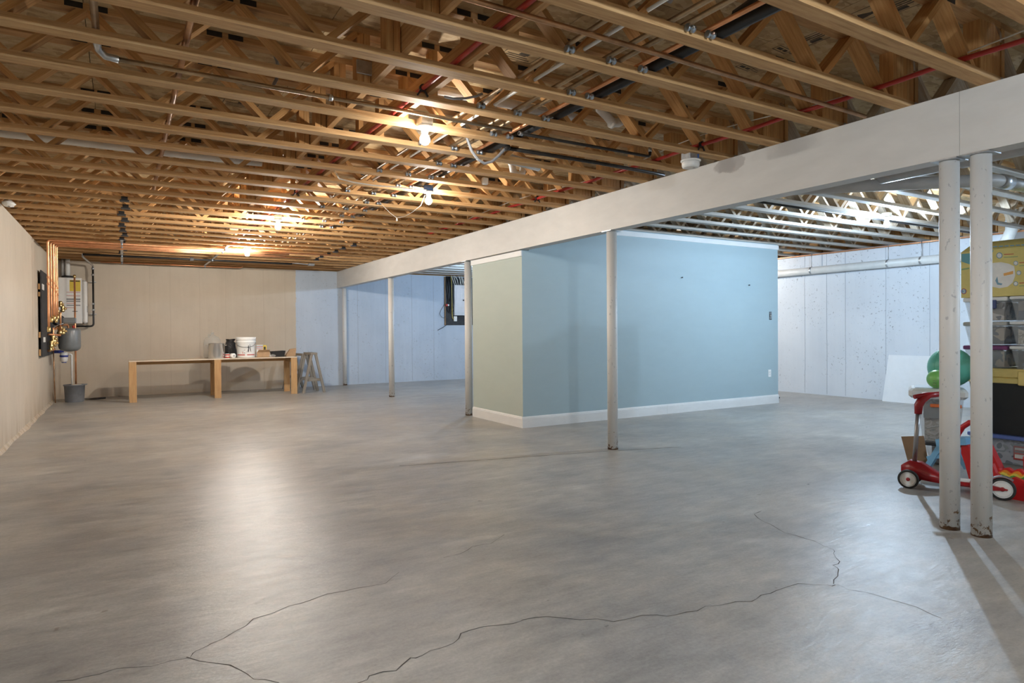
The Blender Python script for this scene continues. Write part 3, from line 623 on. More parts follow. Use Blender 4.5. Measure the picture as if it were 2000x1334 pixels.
wb_ = tag(MB().rbox(-0.03, 0.03, -0.02, 0.02, -0.035, 0.035, 0.006).build('valve_block', 'white_plastic', None, atY(947, 354, 5.65)), 'small white plastic valve block hanging in the trusses', 'fitting')
# cobweb-dark black cable ties at the red pipes
for p, wh in zip(((1.612, YK[13]-0.012, z0+0.01), (4.06, YK[13]-0.012, z0+0.01), (4.06, YK[18]-0.012, z0+0.01), (1.612, YK[20]-0.012, z0+0.01)), ('the middle red pipe, nearest hook', 'the red pipe beside the beam, nearest hook', 'the red pipe beside the beam, farther hook', 'the middle red pipe, farther hook')):
    tg = thing('pipe_hook', f'black plastic hook on a truss holding {wh}', 'hook', p, 0, 'black pipe hooks')
    MB().lathe([(0.022, -0.012), (0.022, 0.012)], (0, 0, 0.02), (0, 1, 0), 10).build('ring', 'black_plastic', tg)
    for s_ in (-1, 1): MB().bar((s_*0.012, 0, 0.005), (s_*0.035, 0, -0.03), 0.010, 0.010, (0, 1, 0)).build('arm', 'black_plastic', tg)
# grade stamps on the subfloor: printed frames and illegible lines
def stamp(px, rot, kind):
    p = atz(px[0], px[1], TT-0.0008); mb = MB()
    def r(x0, x1, y0, y1): mb.box(x0, x1, y0, y1, 0, 0.0006)
    def frame(x0, x1, y0, y1, t=0.005): r(x0, x1, y0, y0+t); r(x0, x1, y1-t, y1); r(x0, x0+t, y0, y1); r(x1-t, x1, y0, y1)
    if kind == 0:
        frame(-0.15, 0.15, -0.07, 0.07); frame(-0.15, -0.10, -0.07, 0.07)
        for q in range(3): r(-0.08, 0.12-0.03*q, 0.035-q*0.025, 0.045-q*0.025)
        r(0.0, 0.07, -0.055, -0.02)
    elif kind == 1:
        frame(-0.11, 0.11, -0.075, 0.075); frame(-0.11, -0.065, -0.075, 0.075)
        mb.prism([(-0.04, -0.02), (0.08, -0.045), (0.06, 0.03)], 0, 0.0006, 'XY')
        r(-0.1, -0.08, -0.05, -0.02); r(-0.1, -0.08, 0.02, 0.05)
    else:
        frame(-0.07, 0.07, -0.03, 0.03); r(-0.05, 0.0, -0.012, 0.012); r(0.012, 0.05, -0.012, 0.012)
        r(0.08, 0.13, -0.02, -0.015); r(0.08, 0.15, 0.0, 0.005)
    o = mb.build('grade_stamp', 'stamp_ink', ceil, p); o.rotation_euler = (0, 0, math.radians(rot)); return o
for px, rot, kd in (((1598, 72), 93, 0), ((1528, 97), 5, 2), ((1700, 24), 93, 1), ((1768, 8), 93, 0), ((1455, 132), 5, 2), ((1010, 108), 3, 0), ((895, 187), 3, 0), ((495, 167), 3, 2), ((463, 203), 3, 0), ((445, 240), 3, 0), ((310, 215), 3, 2)):
    stamp(px, rot, kd)
# smoke alarm
p = atz(1349, 321, 2.63)
sm = thing('smoke_alarm', 'round white smoke alarm under a metal box beside the beam', 'smoke alarm', p)
MB().rbox(-0.055, 0.055, -0.045, 0.055, 0.035, 0.095, 0.004).build('junction_box', 'galvanised', sm)
MB().box(0.03, 0.046, -0.047, -0.0455, 0.04, 0.09).build('blue_label', 'blue_plastic', sm)
MB().lathe([(0.075, 0.018), (0.082, 0.024), (0.082, 0.032), (0.05, 0.035)], n=28).build('base_plate', 'white_plastic', sm)
MB().lathe([(0.055, -0.03), (0.066, -0.026), (0.072, -0.01), (0.072, 0.012), (0.068, 0.018)], n=28).build('body', 'white_plastic', sm)
MB().lathe([(0.012, -0.032), (0.012, -0.029)], (0.015, -0.02, 0), n=12).build('test_button', 'lid_grey', sm)
MB().tube([(0.06, 0, 0.07), (0.085, 0, 0.11), (0.12, 0, 0.115), (0.14, 0, 0.08)], 0.003, 6).build('wire', 'cable_white', sm)

# ---------------------------------------------------------------- pipes hung at the far left of the ceiling
def hpipe(px0, px1, z, r, mat, label, x1=None):
    a, b_ = atz(*px0, z), atz(*px1, z); y = (a.y+b_.y)/2
    return y, pipe('heating_pipe', label, [(a.x, y, z), ((a.x+b_.x)/2, y, z), (b_.x, y, z)], r, mat, group='pipes under the trusses at the back')
CZ = TB-0.035
risers = []
for i, (px, y, xe, r, lb) in enumerate([((94.5, 468), 11.86, 3.45, 0.016, 'first copper heating pipe under the trusses, farthest from the back wall'),
        ((100, 474), 12.10, 2.6, 0.012, 'second copper heating pipe under the trusses'), ((105, 475), 12.22, 2.2, 0.016, 'third copper heating pipe under the trusses'),
        ((109, 480), 12.42, 2.6, 0.013, 'fourth copper heating pipe under the trusses, with a short riser'), ((112, 486), 12.58, 3.0, 0.011, 'fifth copper heating pipe under the trusses')]):
    a = atz(*px, CZ); x = a.x+(y-a.y)*-0.0
    x = atY(px[0], 560, y).x
    risers.append((x, y, r))
    bot = (1.30, 1.45, 1.48, 1.45, 1.5)[i]
    pts = [(x, y, bot)]+arc((x, y, bot+0.3), (x, y, CZ), (x+0.4, y, CZ), 6, 0.04)[0:]+[(xe, y, CZ)]
    t_ = thing('heating_pipe', lb, 'pipe', (0, 0, 0), 0, 'copper heating pipes')
    MB().tube(pts, r, 12).build('pipe_run', 'copper', t_)
    for zc in (2.12, 2.02): MB().lathe([(r+0.004, -0.014), (r+0.004, 0.014)], (x, y, zc-0.03*i), (0, 0, 1), 12).build('coupling', 'copper', t_)
    MB().lathe([(r+0.006, 0), (r+0.010, 0.03), (r+0.006, 0.08)], (x, y, bot), (0, 0, 1), 10).build('fitting', 'brass', t_)
gy = atz(300, 503, CZ).y
gas = thing('gas_pipe', 'long black gas pipe under the trusses near the back wall', 'pipe')
gx = atY(182, 570, 15.2).x
MB().tube([(gx-0.1, gy, CZ), (1.0, gy, CZ), (3.0, gy, CZ)], 0.02, 12).build('pipe_run', 'iron_black', gas)
MB().tube([(gx-0.1, gy, CZ), (gx-0.12, gy+0.4, CZ), (gx, 15.15, CZ-0.06), (gx, 15.2, CZ-0.12)], 0.017, 10).build('offset', 'galvanised', gas)
MB().tube(arc((gx, 15.2, CZ-0.1), (gx, 15.2, 1.42), (gx-0.35, 15.2, 1.42), 6, 0.06), 0.018, 12).build('drop', 'iron_black', gas)
for zc in (CZ-0.12, CZ-0.24, 1.86, 1.74): MB().lathe([(0.026, -0.02), (0.026, 0.02)], (gx, 15.2, zc), (0, 0, 1), 12).build('coupling', 'galvanised', gas)
for zc in (CZ-0.38, 1.66): MB().box(gx-0.05, gx+0.05, 15.21, 15.362, zc-0.006, zc+0.006).build('wall_bracket', 'galvanised', gas)
MB().box(gx+1.6, gx+1.66, gy-0.03, gy+0.03, CZ-0.03, CZ+0.03).build('union', 'iron_black', gas)
ay = atz(300, 516, CZ).y
pipe('heating_pipe', 'single copper pipe under the trusses closest to the back wall', [(-0.35, ay, CZ), (1.0, ay, CZ), (2.2, ay, CZ), (2.26, ay+0.03, CZ+0.03)], 0.013, 'copper')
for px, lb in (((238, 490), 'perforated steel hanger under the trusses holding the pipes, nearer the boiler'), ((425, 500), 'perforated steel hanger under the trusses holding the pipes, beside the farthest bulb')):
    x = atz(*px, CZ).x; y0, y1 = 11.55, ay+0.12
    st = thing('strut_hanger', lb, 'hanger', (x, 0, 0), 0, 'strut hangers')
    MB().box(-0.02, 0.02, y0, y1, CZ+0.017, CZ+0.03).build('channel', 'galvanised', st)
    for yy in (11.86, 12.22, gy, ay):
        MB().lathe([(0.026, -0.012), (0.026, 0.012)], (0, yy, CZ), (1, 0, 0), 12).build('pipe_strap', 'zinc_clamp', st)
rc = thing('wire_connector', 'metal cable connector box under the trusses near the back of the beam', 'box', atz(608, 517, 2.68))
MB().rbox(-0.06, 0.06, -0.05, 0.05, -0.02, 0.025, 0.005).build('box', 'galvanised', rc)
MB().tube([(-0.06, 0, 0), (-0.25, 0.05, 0.02), (-0.4, 0.1, 0.02)], 0.012, 8).build('cable', 'cable_grey', rc)

# ---------------------------------------------------------------- boiler corner
pnl = thing('backing_panel', 'black plywood panel on the left wall behind the copper pipes', 'panel')
MB().box(-1.098, -1.08, 12.55, 14.62, 0.91, 2.28).build('plywood', 'black_board', pnl)
for zc, h in ((2.02, 0.09), (1.90, 0.07), (1.26, 0.09), (0.98, 0.10)): MB().box(-1.122, -1.098, 12.53, 12.60, zc-h/2, zc+h/2).build('spacer_block', 'bench_lumber', pnl)
MB().box(-1.08, -1.074, 12.62, 12.9, 1.98, 2.07).build('cover_plate', 'white_plastic', pnl)
MB().box(-1.08, -1.074, 12.72, 13.0, 1.14, 1.22).build('cover_plate', 'white_plastic', pnl)
bx0, bx1, bx2 = atY(114, 586, 15.02).x, atY(160, 586, 15.02).x, atY(170, 586, 15.02).x
bz1, bz0 = atY(130, 542, 15.02).z, atY(130, 632, 15.02).z
bo = thing('wall_boiler', 'white wall-hung boiler with a yellow label on the back wall', 'boiler')
MB().rbox(bx0, bx1, 15.02, 15.37, bz0, bz1, 0.008).build('cabinet', 'enamel_white', bo)
MB().rbox(bx1+0.004, bx2, 15.03, 15.37, bz0, bz1-0.04, 0.03).build('side_cover', 'enamel_white', bo)
MB().box(bx2-0.004, bx2+0.003, 15.05, 15.2, bz0+0.22, bz0+0.34).build('side_latch', 'lid_grey', bo)
MB().lathe([(0.10, 0), (0.11, 0.02), (0.09, 0.045)], (bx0+0.14, 15.2, bz1), n=20).build('vent_collar', 'black_plastic', bo)
vx = atY(132, 520, 15.2).x
MB().cyl((vx, 15.2, bz1+0.03), (vx, 15.2, 2.75), 0.042, 18).build('vent_pipe', 'pvc_white', bo)
MB().cyl((vx-0.075, 15.26, bz1+0.03), (vx-0.075, 15.26, 2.75), 0.035, 18).build('vent_pipe', 'pvc_grey', bo)
def wpatch(x0, x1, z0_, z1_, mat, name, parent, y=15.02, d=0.0012): return MB().box(x0, x1, y-d, y, z0_, z1_).build(name, mat, parent)
lw = bx1-bx0
yl = wpatch(bx0+lw*0.48, bx1-0.02, bz1-0.26, bz1-0.045, 'label_yellow', 'energy_label', bo)
wpatch(bx0+lw*0.50, bx1-0.03, bz1-0.075, bz1-0.055, 'ink_black', 'heading', yl, 15.0188)
for q, (zz, mt, h) in enumerate([(0.275, 'ink_red', 0.007), (0.345, 'ink_red', 0.008), (0.40, 'ink_grey', 0.03), (0.445, 'ink_grey', 0.02), (0.49, 'ink_red', 0.007), (0.52, 'ink_grey', 0.02), (0.575, 'ink_red', 0.007)]):
    wpatch(bx0+lw*0.34, bx1-0.025-(0.1 if q in (4, 6) else 0.0), bz1-zz-h, bz1-zz, mt, 'printed_line', bo)
tk = atY(136, 664, 14.05); tr = (atY(158, 664, 14.05).x-atY(113, 664, 14.05).x)/2
tz0, tz1 = atY(136, 687, 14.05).z, atY(136, 641, 14.05).z
tank = thing('expansion_tank', 'dark grey expansion tank hanging below the boiler', 'tank', (tk.x, 14.05, tz0))
th = tz1-tz0
MB().lathe([(0.02, 0), (tr*0.7, 0.02), (tr*0.95, 0.055), (tr, 0.10), (tr, th-0.05), (tr*0.93, th-0.015), (tr*0.6, th), (0.02, th)], n=28).build('shell', 'grey_enamel', tank)
MB().tube(arc((-0.02, 0, th-0.005), (-0.02, 0, th+0.06), (-0.16, -0.25, th+0.05), 5, 0.04)+[(-0.16, -0.6, th-0.02)], 0.016, 10).build('connecting_pipe', 'copper', tank)
MB().cyl((0.06, 0, th), (0.06, 0, th+0.05), 0.018, 10).build('relief_cap', 'ink_red', tank)
pm_ = atY(114, 626, 13.75)
pump = thing('circulator_pump', 'black circulator pump among the copper pipes beside the boiler', 'pump', pm_)
MB().lathe([(0.085, -0.07), (0.095, -0.03), (0.095, 0.05), (0.07, 0.08)], (0, 0, 0), (0.3, -1, 0), 18).build('motor', 'black_plastic', pump)
MB().rbox(0.06, 0.26, -0.07, 0.03, -0.05, 0.05, 0.012).build('control_box', 'grey_enamel', pump)
MB().lathe([(0.07, 0), (0.08, 0.03), (0.05, 0.09)], (0, 0.06, -0.02), (0, 1, 0), 14).build('volute', 'brass', pump)
mf = thing('pipe_manifold', 'cluster of brass valves and copper fittings beside the expansion tank', 'fitting', (0, 0, 0))
def valve(px, py, Y, s_=0.04):
    c = atY(px, py, Y); mb = MB().lathe([(s_*0.6, -s_*1.5), (s_, -s_), (s_*0.7, -s_*0.4), (s_*0.7, s_*0.4), (s_, s_), (s_*0.6, s_*1.5)], c, (0, 0.2, 1), 10)
    mb.lathe([(s_*0.5, 0), (s_*0.5, s_*1.5)], c, (1, -0.3, 0), 8); return mb.build('valve', 'brass', mf)
for a in ((118, 594, 13.9, .035), (122, 603, 13.9, .04), (112, 612, 13.5, .04), (117, 645, 13.6, .05), (123, 647, 13.7, .04), (103, 662, 13.4, .045), (106, 670, 13.4, .04), (100, 672, 13.3, .04), (99, 680, 13.3, .03), (108, 613, 13.4, .035)): valve(*a)
for pa, pb, r in (((94, 653), (118, 655), .018), ((95, 685), (106, 682), .022), ((104, 640), (104, 684), .012), ((118, 610), (118, 645), .015), ((97, 668), (112, 665), .015)):
    MB().cyl(atY(*pa, 13.35), atY(*pb, 13.5), r, 10).build('stub_pipe', 'copper', mf)
MB().tube([atY(*q, 13.4) for q in ((99, 648), (106, 638), (115, 634), (124, 632))], 0.006, 8).build('braided_hose', 'galvanised', mf)
xc = atY(147, 650, 14.62).x
dpipe = thing('discharge_pipe', 'tall copper pipe dropping past the boiler into the grey bucket', 'pipe')
MB().cyl((xc, 14.62, 0.2), (xc, 14.62, atY(147, 541, 14.62).z), 0.0155, 12).build('pipe_run', 'copper', dpipe)
MB().lathe([(0.02, 0), (0.026, 0.03), (0.02, 0.06)], (xc, 14.62, atY(147, 541, 14.62).z-0.02), (0, 0, 1), 10).build('relief_valve', 'brass', dpipe)
MB().box(xc-0.04, xc+0.04, 14.6, 14.64, 1.69, 1.70).build('clip', 'iron_black', dpipe)
x2 = atY(105.5, 720, 14.3).x
pipe('drain_line', 'thin copper line running down the left wall to the floor', [atY(104.5, 684, 14.2), (x2, 14.3, 0.5), (x2+0.01, 14.35, 0.02)], 0.009, 'copper_dull')
cw = thing('condensate_pipe', 'white plastic pipe bending down into the grey bucket', 'pipe')
MB().tube(arc(atY(131, 692, 14.6), atY(140, 692, 14.6), (atY(140, 692, 14.6).x, 14.6, 0.2), 5, 0.03), 0.016, 12).build('pipe_run', 'pvc_white', cw)
fl = atY(125, 696, 14.5)
ft = thing('water_filter', 'small blue and white water filter below the expansion tank', 'filter', fl)
MB().lathe([(0.035, -0.11), (0.055, -0.085), (0.062, -0.03), (0.062, 0.06), (0.05, 0.075)], n=18).build('bowl', 'enamel_white', ft)
MB().lathe([(0.068, -0.012), (0.068, 0.02)], n=18).build('collar', 'filter_blue', ft)
MB().lathe([(0.038, -0.12), (0.038, -0.10)], n=14).build('base_cap', 'filter_blue', ft)
MB().box(-0.20, 0.0, -0.02, 0.02, 0.06, 0.115).build('bracket', 'filter_blue', ft)
bk = atz(145, 786, 0)
bu = thing('grey_bucket', 'grey plastic bucket on the floor below the boiler', 'bucket', (bk.x, bk.y+0.15, 0))
MB().lathe([(0.148, 0.0), (0.152, 0.02), (0.165, 0.30), (0.178, 0.305), (0.178, 0.325), (0.160, 0.325), (0.146, 0.03), (0.01, 0.025)], n=28, cap=False).build('pail', 'bucket_grey', bu)
MB().box(0.12, 0.20, -0.03, 0.03, 0.31, 0.328).build('spout_lip', 'bucket_grey', bu)
MB().box(-0.03, 0.11, -0.12, -0.05, 0.322, 0.332).build('wood_scrap', 'ply', bu)
ho = atz(172, 781, 0)
pipe('black_hose', 'short black hose lying on the floor by the grey bucket', [(ho.x-0.15, ho.y+0.2, 0.012), (ho.x, ho.y+0.05, 0.012), (ho.x+0.12, ho.y, 0.014), (ho.x+0.28, ho.y+0.08, 0.014)], [0.006, 0.008, 0.02, 0.02], 'black_plastic', 'hose')

# ---------------------------------------------------------------- bench, things on it, sawhorses
BZ, BY0, BY1 = 0.765, 13.76, 14.48
bench = thing('work_bench', 'long plywood bench on lumber legs along the back wall', 'bench')
MB().box(0.10, 1.60, BY0, BY1, BZ-0.018, BZ).build('bench_top', 'ply', bench)
MB().box(1.602, 3.10, BY0, BY1, BZ-0.018, BZ).build('bench_top', 'ply', bench)
for x in (0.16, 1.59, 3.035):
    MB().box(x-0.06, x+0.06, BY0+0.005, BY0+0.043, 0, BZ-0.018).build('leg', 'bench_lumber', bench)
    MB().box(x-0.06+0.082, x+0.06, BY0+0.043, BY0+0.13, 0, BZ-0.018).build('leg', 'bench_lumber', bench) if x < 3 else None
    MB().box(x-0.06, x+0.06, BY1-0.043, BY1-0.005, 0, BZ-0.018).build('leg', 'bench_lumber', bench)
    MB().box(x-0.045, x-0.007, BY0+0.13, BY1-0.043, BZ-0.108, BZ-0.018).build('cross_rail', 'bench_lumber', bench)
MB().box(0.14, 3.06, BY1-0.08, BY1-0.043, BZ-0.10, BZ-0.018).build('long_rail', 'bench_lumber', bench)
def bx(px, Y): return atY(px, 690, Y).x
# glass carboy
c = bx(415, 14.29); r = 0.165
ca = thing('glass_carboy', 'clear glass carboy behind the steel pot on the bench', 'carboy', (c, 14.29, BZ))
MB().lathe([(0.02, 0.004), (r*0.9, 0.0), (r, 0.03), (r, 0.30), (r*0.93, 0.36), (r*0.7, 0.42), (0.05, 0.455), (0.026, 0.47), (0.026, 0.50), (0.034, 0.505), (0.034, 0.515), (0.024, 0.515)], n=28, cap=False).build('jar', 'carboy_glass', ca)
MB().tube([(-0.026, 0, 0.47), (-0.07, 0, 0.475), (-0.075, 0, 0.445), (-0.05, 0, 0.42)], 0.007, 8).build('handle', 'carboy_glass', ca)
MB().lathe([(0.006, 0.49), (0.007, 0.56)], n=8).build('airlock', 'carboy_glass', ca)
# steel stock pot
c = bx(422.5, 13.95); r = (bx(439, 13.95)-bx(406, 13.95))/2*0.95
po = thing('stock_pot', 'tall shiny steel stock pot on the bench', 'pot', (c, 13.95, BZ))
MB().lathe([(0.01, 0), (r*0.97, 0), (r, 0.012), (r, 0.29), (r+0.008, 0.293), (r+0.008, 0.300), (r-0.004, 0.300), (r-0.006, 0.02), (0.01, 0.015)], n=32, cap=False).build('pan', 'stainless', po)
for s_ in (-1, 1): MB().tube([(s_*r, -0.05, 0.25), (s_*(r+0.04), -0.04, 0.262), (s_*(r+0.04), 0.04, 0.262), (s_*r, 0.05, 0.25)], 0.006, 8).build('handle', 'stainless', po)
# black bag
def crumple(mb, amp, sd):
    rnd = random.Random(sd); mb.v = [tuple(Vector(q)+Vector((rnd.uniform(-amp, amp), rnd.uniform(-amp, amp), rnd.uniform(-amp, amp) if q[2] > 0.02 else 0))) for q in mb.v]; return mb
c = bx(450.5, 14.25)
bg = thing('black_bag', 'crumpled black plastic bag between the pot and the white pail', 'bag', (c, 14.25, BZ))
crumple(MB().lathe([(0.02, 0), (0.11, 0.01), (0.118, 0.10), (0.112, 0.22), (0.09, 0.30), (0.07, 0.34), (0.085, 0.37), (0.03, 0.365)], n=16), 0.016, 3).build('sack', 'bag_black', bg)
c = bx(444, 13.93)
cn = thing('small_can', 'small white can with a red band beside the steel pot', 'can', (c, 13.93, BZ))
MB().lathe([(0.045, 0), (0.045, 0.085), (0.03, 0.09)], n=18).build('can_body', 'white_plastic', cn)
MB().lathe([(0.0455, 0.055), (0.0455, 0.08)], n=18, cap=False).build('red_band', 'ink_red', cn)
MB().lathe([(0.0455, 0.008), (0.0455, 0.03)], n=18, cap=False).build('red_band', 'ink_red', cn)
c = bx(454.5, 13.90)
rl = thing('tape_roll', 'white roll lying in front of the black bag', 'roll', (c, 13.90, BZ+0.048))
MB().lathe([(0.018, -0.04), (0.047, -0.04), (0.048, 0.04), (0.018, 0.04)], axis=(0.5, -1, 0), n=20, cap=False).build('roll_body', 'white_plastic', rl)
MB().lathe([(0.0179, -0.041), (0.0179, 0.041)], axis=(0.5, -1, 0), n=14).build('core', 'lid_grey', rl)
# white pail
c = bx(480.5, 14.0); r = (bx(501, 14.0)-bx(460, 14.0))/2*0.97
pl = thing('white_pail', 'big white plastic pail with a ship drawing and red band on the bench', 'pail', (c, 14.0, BZ))
rb, H_ = r*0.86, 0.415
def pr(z): return rb+(r*0.965-rb)*z/H_
MB().lathe([(0.01, 0), (rb, 0), (pr(0.03), 0.03), (pr(0.30), 0.30), (r*0.985, 0.315), (r*0.985, 0.328), (pr(0.33), 0.333), (pr(0.36), 0.36), (r, 0.366), (r, 0.378), (pr(0.385), 0.385), (r*1.0, 0.40), (r*1.0, H_), (r*0.94, H_), (rb*0.97, 0.01)], n=40, cap=False).build('pail_body', 'white_plastic', pl)
def onpail(polys, mat, name, d=0.0012):
    """print wrapped on the pail: polygons in (metres across, height) facing the viewer"""
    fa = math.atan2(-14.0, -c); mb = MB()
    for po_ in polys:
        o = len(mb.v)
        for (u, z) in po_: a = fa+u/pr(z); mb.v.append(((pr(z)+d)*math.cos(a), (pr(z)+d)*math.sin(a), z))
        mb.face(list(range(o, o+len(po_))))
    return mb.build(name, mat, pl)
def seg(u0, z0_, u1, z1_, w_=0.008):
    d = Vector((u1-u0, z1_-z0_)).normalized(); n_ = Vector((-d.y, d.x))*w_/2
    return [(u0-n_.x, z0_-n_.y), (u1-n_.x, z1_-n_.y), (u1+n_.x, z1_+n_.y), (u0+n_.x, z0_+n_.y)]
onpail([[(-.20+.02*k, .052), (-.18+.02*k, .052), (-.18+.02*k, .070), (-.20+.02*k, .070)] for k in range(20) if k not in (9, 10)], 'ink_red', 'red_band')
onpail([seg(-.07, .13, .06, .25), seg(-.07, .13, .02, .115), seg(.075, .27, .095, .115), seg(-.03, .15, .04, .21), seg(.02, .115, .06, .21), seg(-.05, .135, .04, .16), seg(.07, .2, .09, .13)], 'ink_black', 'ship_print')
onpail([[(.040, .115), (.056, .115), (.056, .245), (.040, .245)]], 'ink_black', 'mast_print')
onpail([[(-.075, .092), (-.050, .092), (-.062, .118)]], 'ink_red', 'red_mark')
onpail([seg(-.045, .098, -.015, .098, .008)], 'ink_black', 'word_print')
fa = math.atan2(-14.0, -c)
MB().tube([((pr(0.3)+0.006)*math.cos(fa+q), (pr(0.3)+0.006)*math.sin(fa+q), 0.30-0.085*(1-(q/1.45)**2)) for q in [-1.45+2.9*i/14 for i in range(15)]], 0.0045, 6).build('wire_bail', 'steel_tube', pl)
# cardboard box with packages, clear tray, black tray
x0, x1 = bx(502, 13.95), bx(526, 13.95)
cbx = thing('cardboard_box', 'small open cardboard box on the bench holding packages', 'box', ((x0+x1)/2, 14.02, BZ))
hw = (x1-x0)/2
for a in ((-hw, hw, -0.1, -0.096), (-hw, hw, 0.096, 0.1), (-hw, -hw+0.004, -0.096, 0.096), (hw-0.004, hw, -0.096, 0.096)): MB().box(*a, 0, 0.105).build('panel', 'cardboard', cbx)
MB().box(-hw, hw, -0.1, 0.1, 0, 0.004).build('panel', 'cardboard', cbx)
MB().hexa([(-hw, -0.1, 0.105), (hw, -0.1, 0.105), (hw, -0.10, 0.108), (-hw, -0.10, 0.108), (-hw+.02, -0.15, 0.155), (hw, -0.15, 0.15), (hw, -0.148, 0.153), (-hw+.02, -0.148, 0.158)]).build('flap', 'cardboard', cbx)
wx = bx(507, 14.0)-(x0+x1)/2
pk = thing('paper_packet', 'white packet with red and blue stripes standing in the cardboard box', 'packet', ((x0+x1)/2+wx, 14.0, BZ+0.006))
MB().rbox(-0.065, 0.065, -0.03, 0.03, 0, 0.245, 0.006).build('packet_body', 'print_white', pk)
for zz, h, mt in ((0.205, 0.012, 'ink_red'), (0.225, 0.008, 'print_blue'), (0.185, 0.010, 'print_blue'), (0.165, 0.01, 'ink_red')): MB().box(-0.063, 0.063, -0.0312, -0.03, zz, zz+h).build('printed_stripe', mt, pk)
for q in range(4): MB().box(-0.02, 0.05-q*0.008, -0.0312, -0.03, 0.14-q*0.02, 0.147-q*0.02).build('printed_line', 'ink_black', pk)
yx = bx(517, 13.99)
bp = thing('battery_pack', 'yellow battery blister pack standing in the cardboard box', 'packet', (yx, 13.99, BZ+0.006))
MB().box(-0.035, 0.035, -0.006, 0.006, 0, 0.24).build('card', 'label_yellow', bp)
for zz, h in ((0.15, 0.06), (0.085, 0.04)): MB().box(-0.018, 0.018, -0.009, -0.006, zz, zz+h).build('battery', 'ink_black', bp)
tx = bx(543, 14.0)
bt = thing('black_tray', 'black plastic tray at the right end of the bench', 'tray', (tx, 14.02, BZ))
MB().loft([[(-.11, -.09, 0), (.11, -.09, 0), (.11, .09, 0), (-.11, .09, 0)], [(-.14, -.115, .11), (.13, -.115, .12), (.13, .115, .12), (-.14, .115, .11)], [(-.145, -.12, .115), (.135, -.12, .125), (.135, .12, .125), (-.145, .12, .115)], [(-.13, -.105, .112), (.12, -.105, .122), (.12, .105, .122), (-.13, .105, .112)], [(-.10, -.08, .01), (.10, -.08, .01), (.10, .08, .01), (-.10, .08, .01)]]).build('shell', 'black_plastic', bt)
lx = bx(531, 13.92)
crumple(MB().sphere((0, 0, 0.025), 0.045, 12, 8, (1.5, 0.8, 0.6)), 0.01, 5)
tag(crumple(MB().sphere((0, 0, 0.03), 0.045, 12, 8, (1.5, 0.8, 0.62)), 0.008, 5).build('plastic_wrap', 'film_plastic', None, (lx, 13.87, BZ)), 'crumpled clear plastic wrap beside the black tray', 'wrap')
tag(MB().hexa([(-.10, -.05, 0), (.10, -.08, 0), (.10, .05, 0), (-.10, .08, 0), (0, -.05, .15), (.11, -.08, .17), (.11, -.02, .17), (0, .03, .15)]).build('paper_bag', 'cardboard', None, (bx(566, 14.2), 14.2, BZ)), 'pale brown paper bag leaning at the end of the bench', 'bag')
# sawhorses
def sawhorse(lb, x, y, L, rz, h=0.84):
    s_ = thing('sawhorse', lb, 'sawhorse', (x, y, 0), rz, 'weathered sawhorses')
    MB().box(-0.07, 0.07, -L/2, L/2, h-0.045, h).build('top_rail', 'old_lumber', s_)
    for e in (-1, 1):
        yy = e*(L/2-0.03)
        for q in (-1, 1):
            MB().hexa([(q*0.22-0.025, yy-0.02, 0), (q*0.22+0.025, yy-0.02, 0), (q*0.22+0.025, yy+0.02, 0), (q*0.22-0.025, yy+0.02, 0), (q*0.045-0.025, yy-0.02, h-0.045), (q*0.045+0.025, yy-0.02, h-0.045), (q*0.045+0.025, yy+0.02, h-0.045), (q*0.045-0.025, yy+0.02, h-0.045)]).build('leg', 'old_lumber', s_)
        MB().box(-0.165, 0.165, yy-e*0.02-0.001, yy-e*0.02+0.018, 0.24, 0.30).build('brace', 'old_lumber', s_) if e < 0 else MB().box(-0.165, 0.165, yy-0.02, yy-0.002, 0.24, 0.30).build('brace', 'old_lumber', s_)
    return s_
sawhorse('weathered wooden sawhorse standing at the right end of the bench, nearer one', 3.42, 13.98, 0.5, 0.06)
sawhorse('weathered wooden sawhorse half hidden behind the other by the back wall', 3.36, 14.78, 0.80, 0.12, 0.80)

# ---------------------------------------------------------------- electric panel on the back wall
ep = thing('electric_board', 'dark board on the back wall carrying the breaker box', 'board')
MB().box(7.20, 8.35, YB-0.022, YB-0.006, 1.43, 2.69).build('board', 'black_board', ep)
MB().box(7.20, 7.235, YB-0.028, YB-0.02, 1.43, 2.69).build('edge_strip', 'cardboard_dark', ep)
el = thing('breaker_box', 'grey metal breaker box with a door on the dark board', 'breaker box')
MB().rbox(7.44, 7.86, YB-0.12, YB-0.024, 1.68, 2.48, 0.006).build('cabinet', 'panel_grey', el)
MB().box(7.455, 7.845, YB-0.126, YB-0.12, 1.70, 2.46).build('frame', 'panel_grey', el)
MB().box(7.50, 7.80, YB-0.131, YB-0.126, 1.75, 2.41).build('door', 'panel_grey', el)
MB().box(7.68, 7.72, YB-0.136, YB-0.131, 2.06, 2.10).build('latch', 'black_plastic', el)
for q in range(3): MB().box(7.655+q*0.035, 7.665+q*0.035, YB-0.134, YB-0.131, 2.12, 2.38).build('rib', 'white_plastic', el)
ot = thing('outlet_box', 'small white outlet below the breaker box', 'outlet')
MB().rbox(7.455, 7.545, YB-0.06, YB-0.021, 1.53, 1.66, 0.004).build('box', 'white_plastic', ot)
for zz in (1.565, 1.61): MB().box(7.48, 7.52, YB-0.0615, YB-0.06, zz, zz+0.025).build('socket', 'lid_clear', ot)
rr = random.Random(4)
for q in range(7):
    xa = 7.46+q*0.05
    pipe('panel_cable', f'{ordinal(q+1)} pale cable from the left entering the top of the breaker box', [(xa-0.06+rr.uniform(-.03, .03), YB-0.08, 2.72), (xa+rr.uniform(-.05, .05), YB-0.075, 2.62), (xa+0.02, YB-0.07, 2.47)], 0.010, 'cable_white' if q % 3 else 'pvc_white', 'cable', 8, 'cables above the panel')
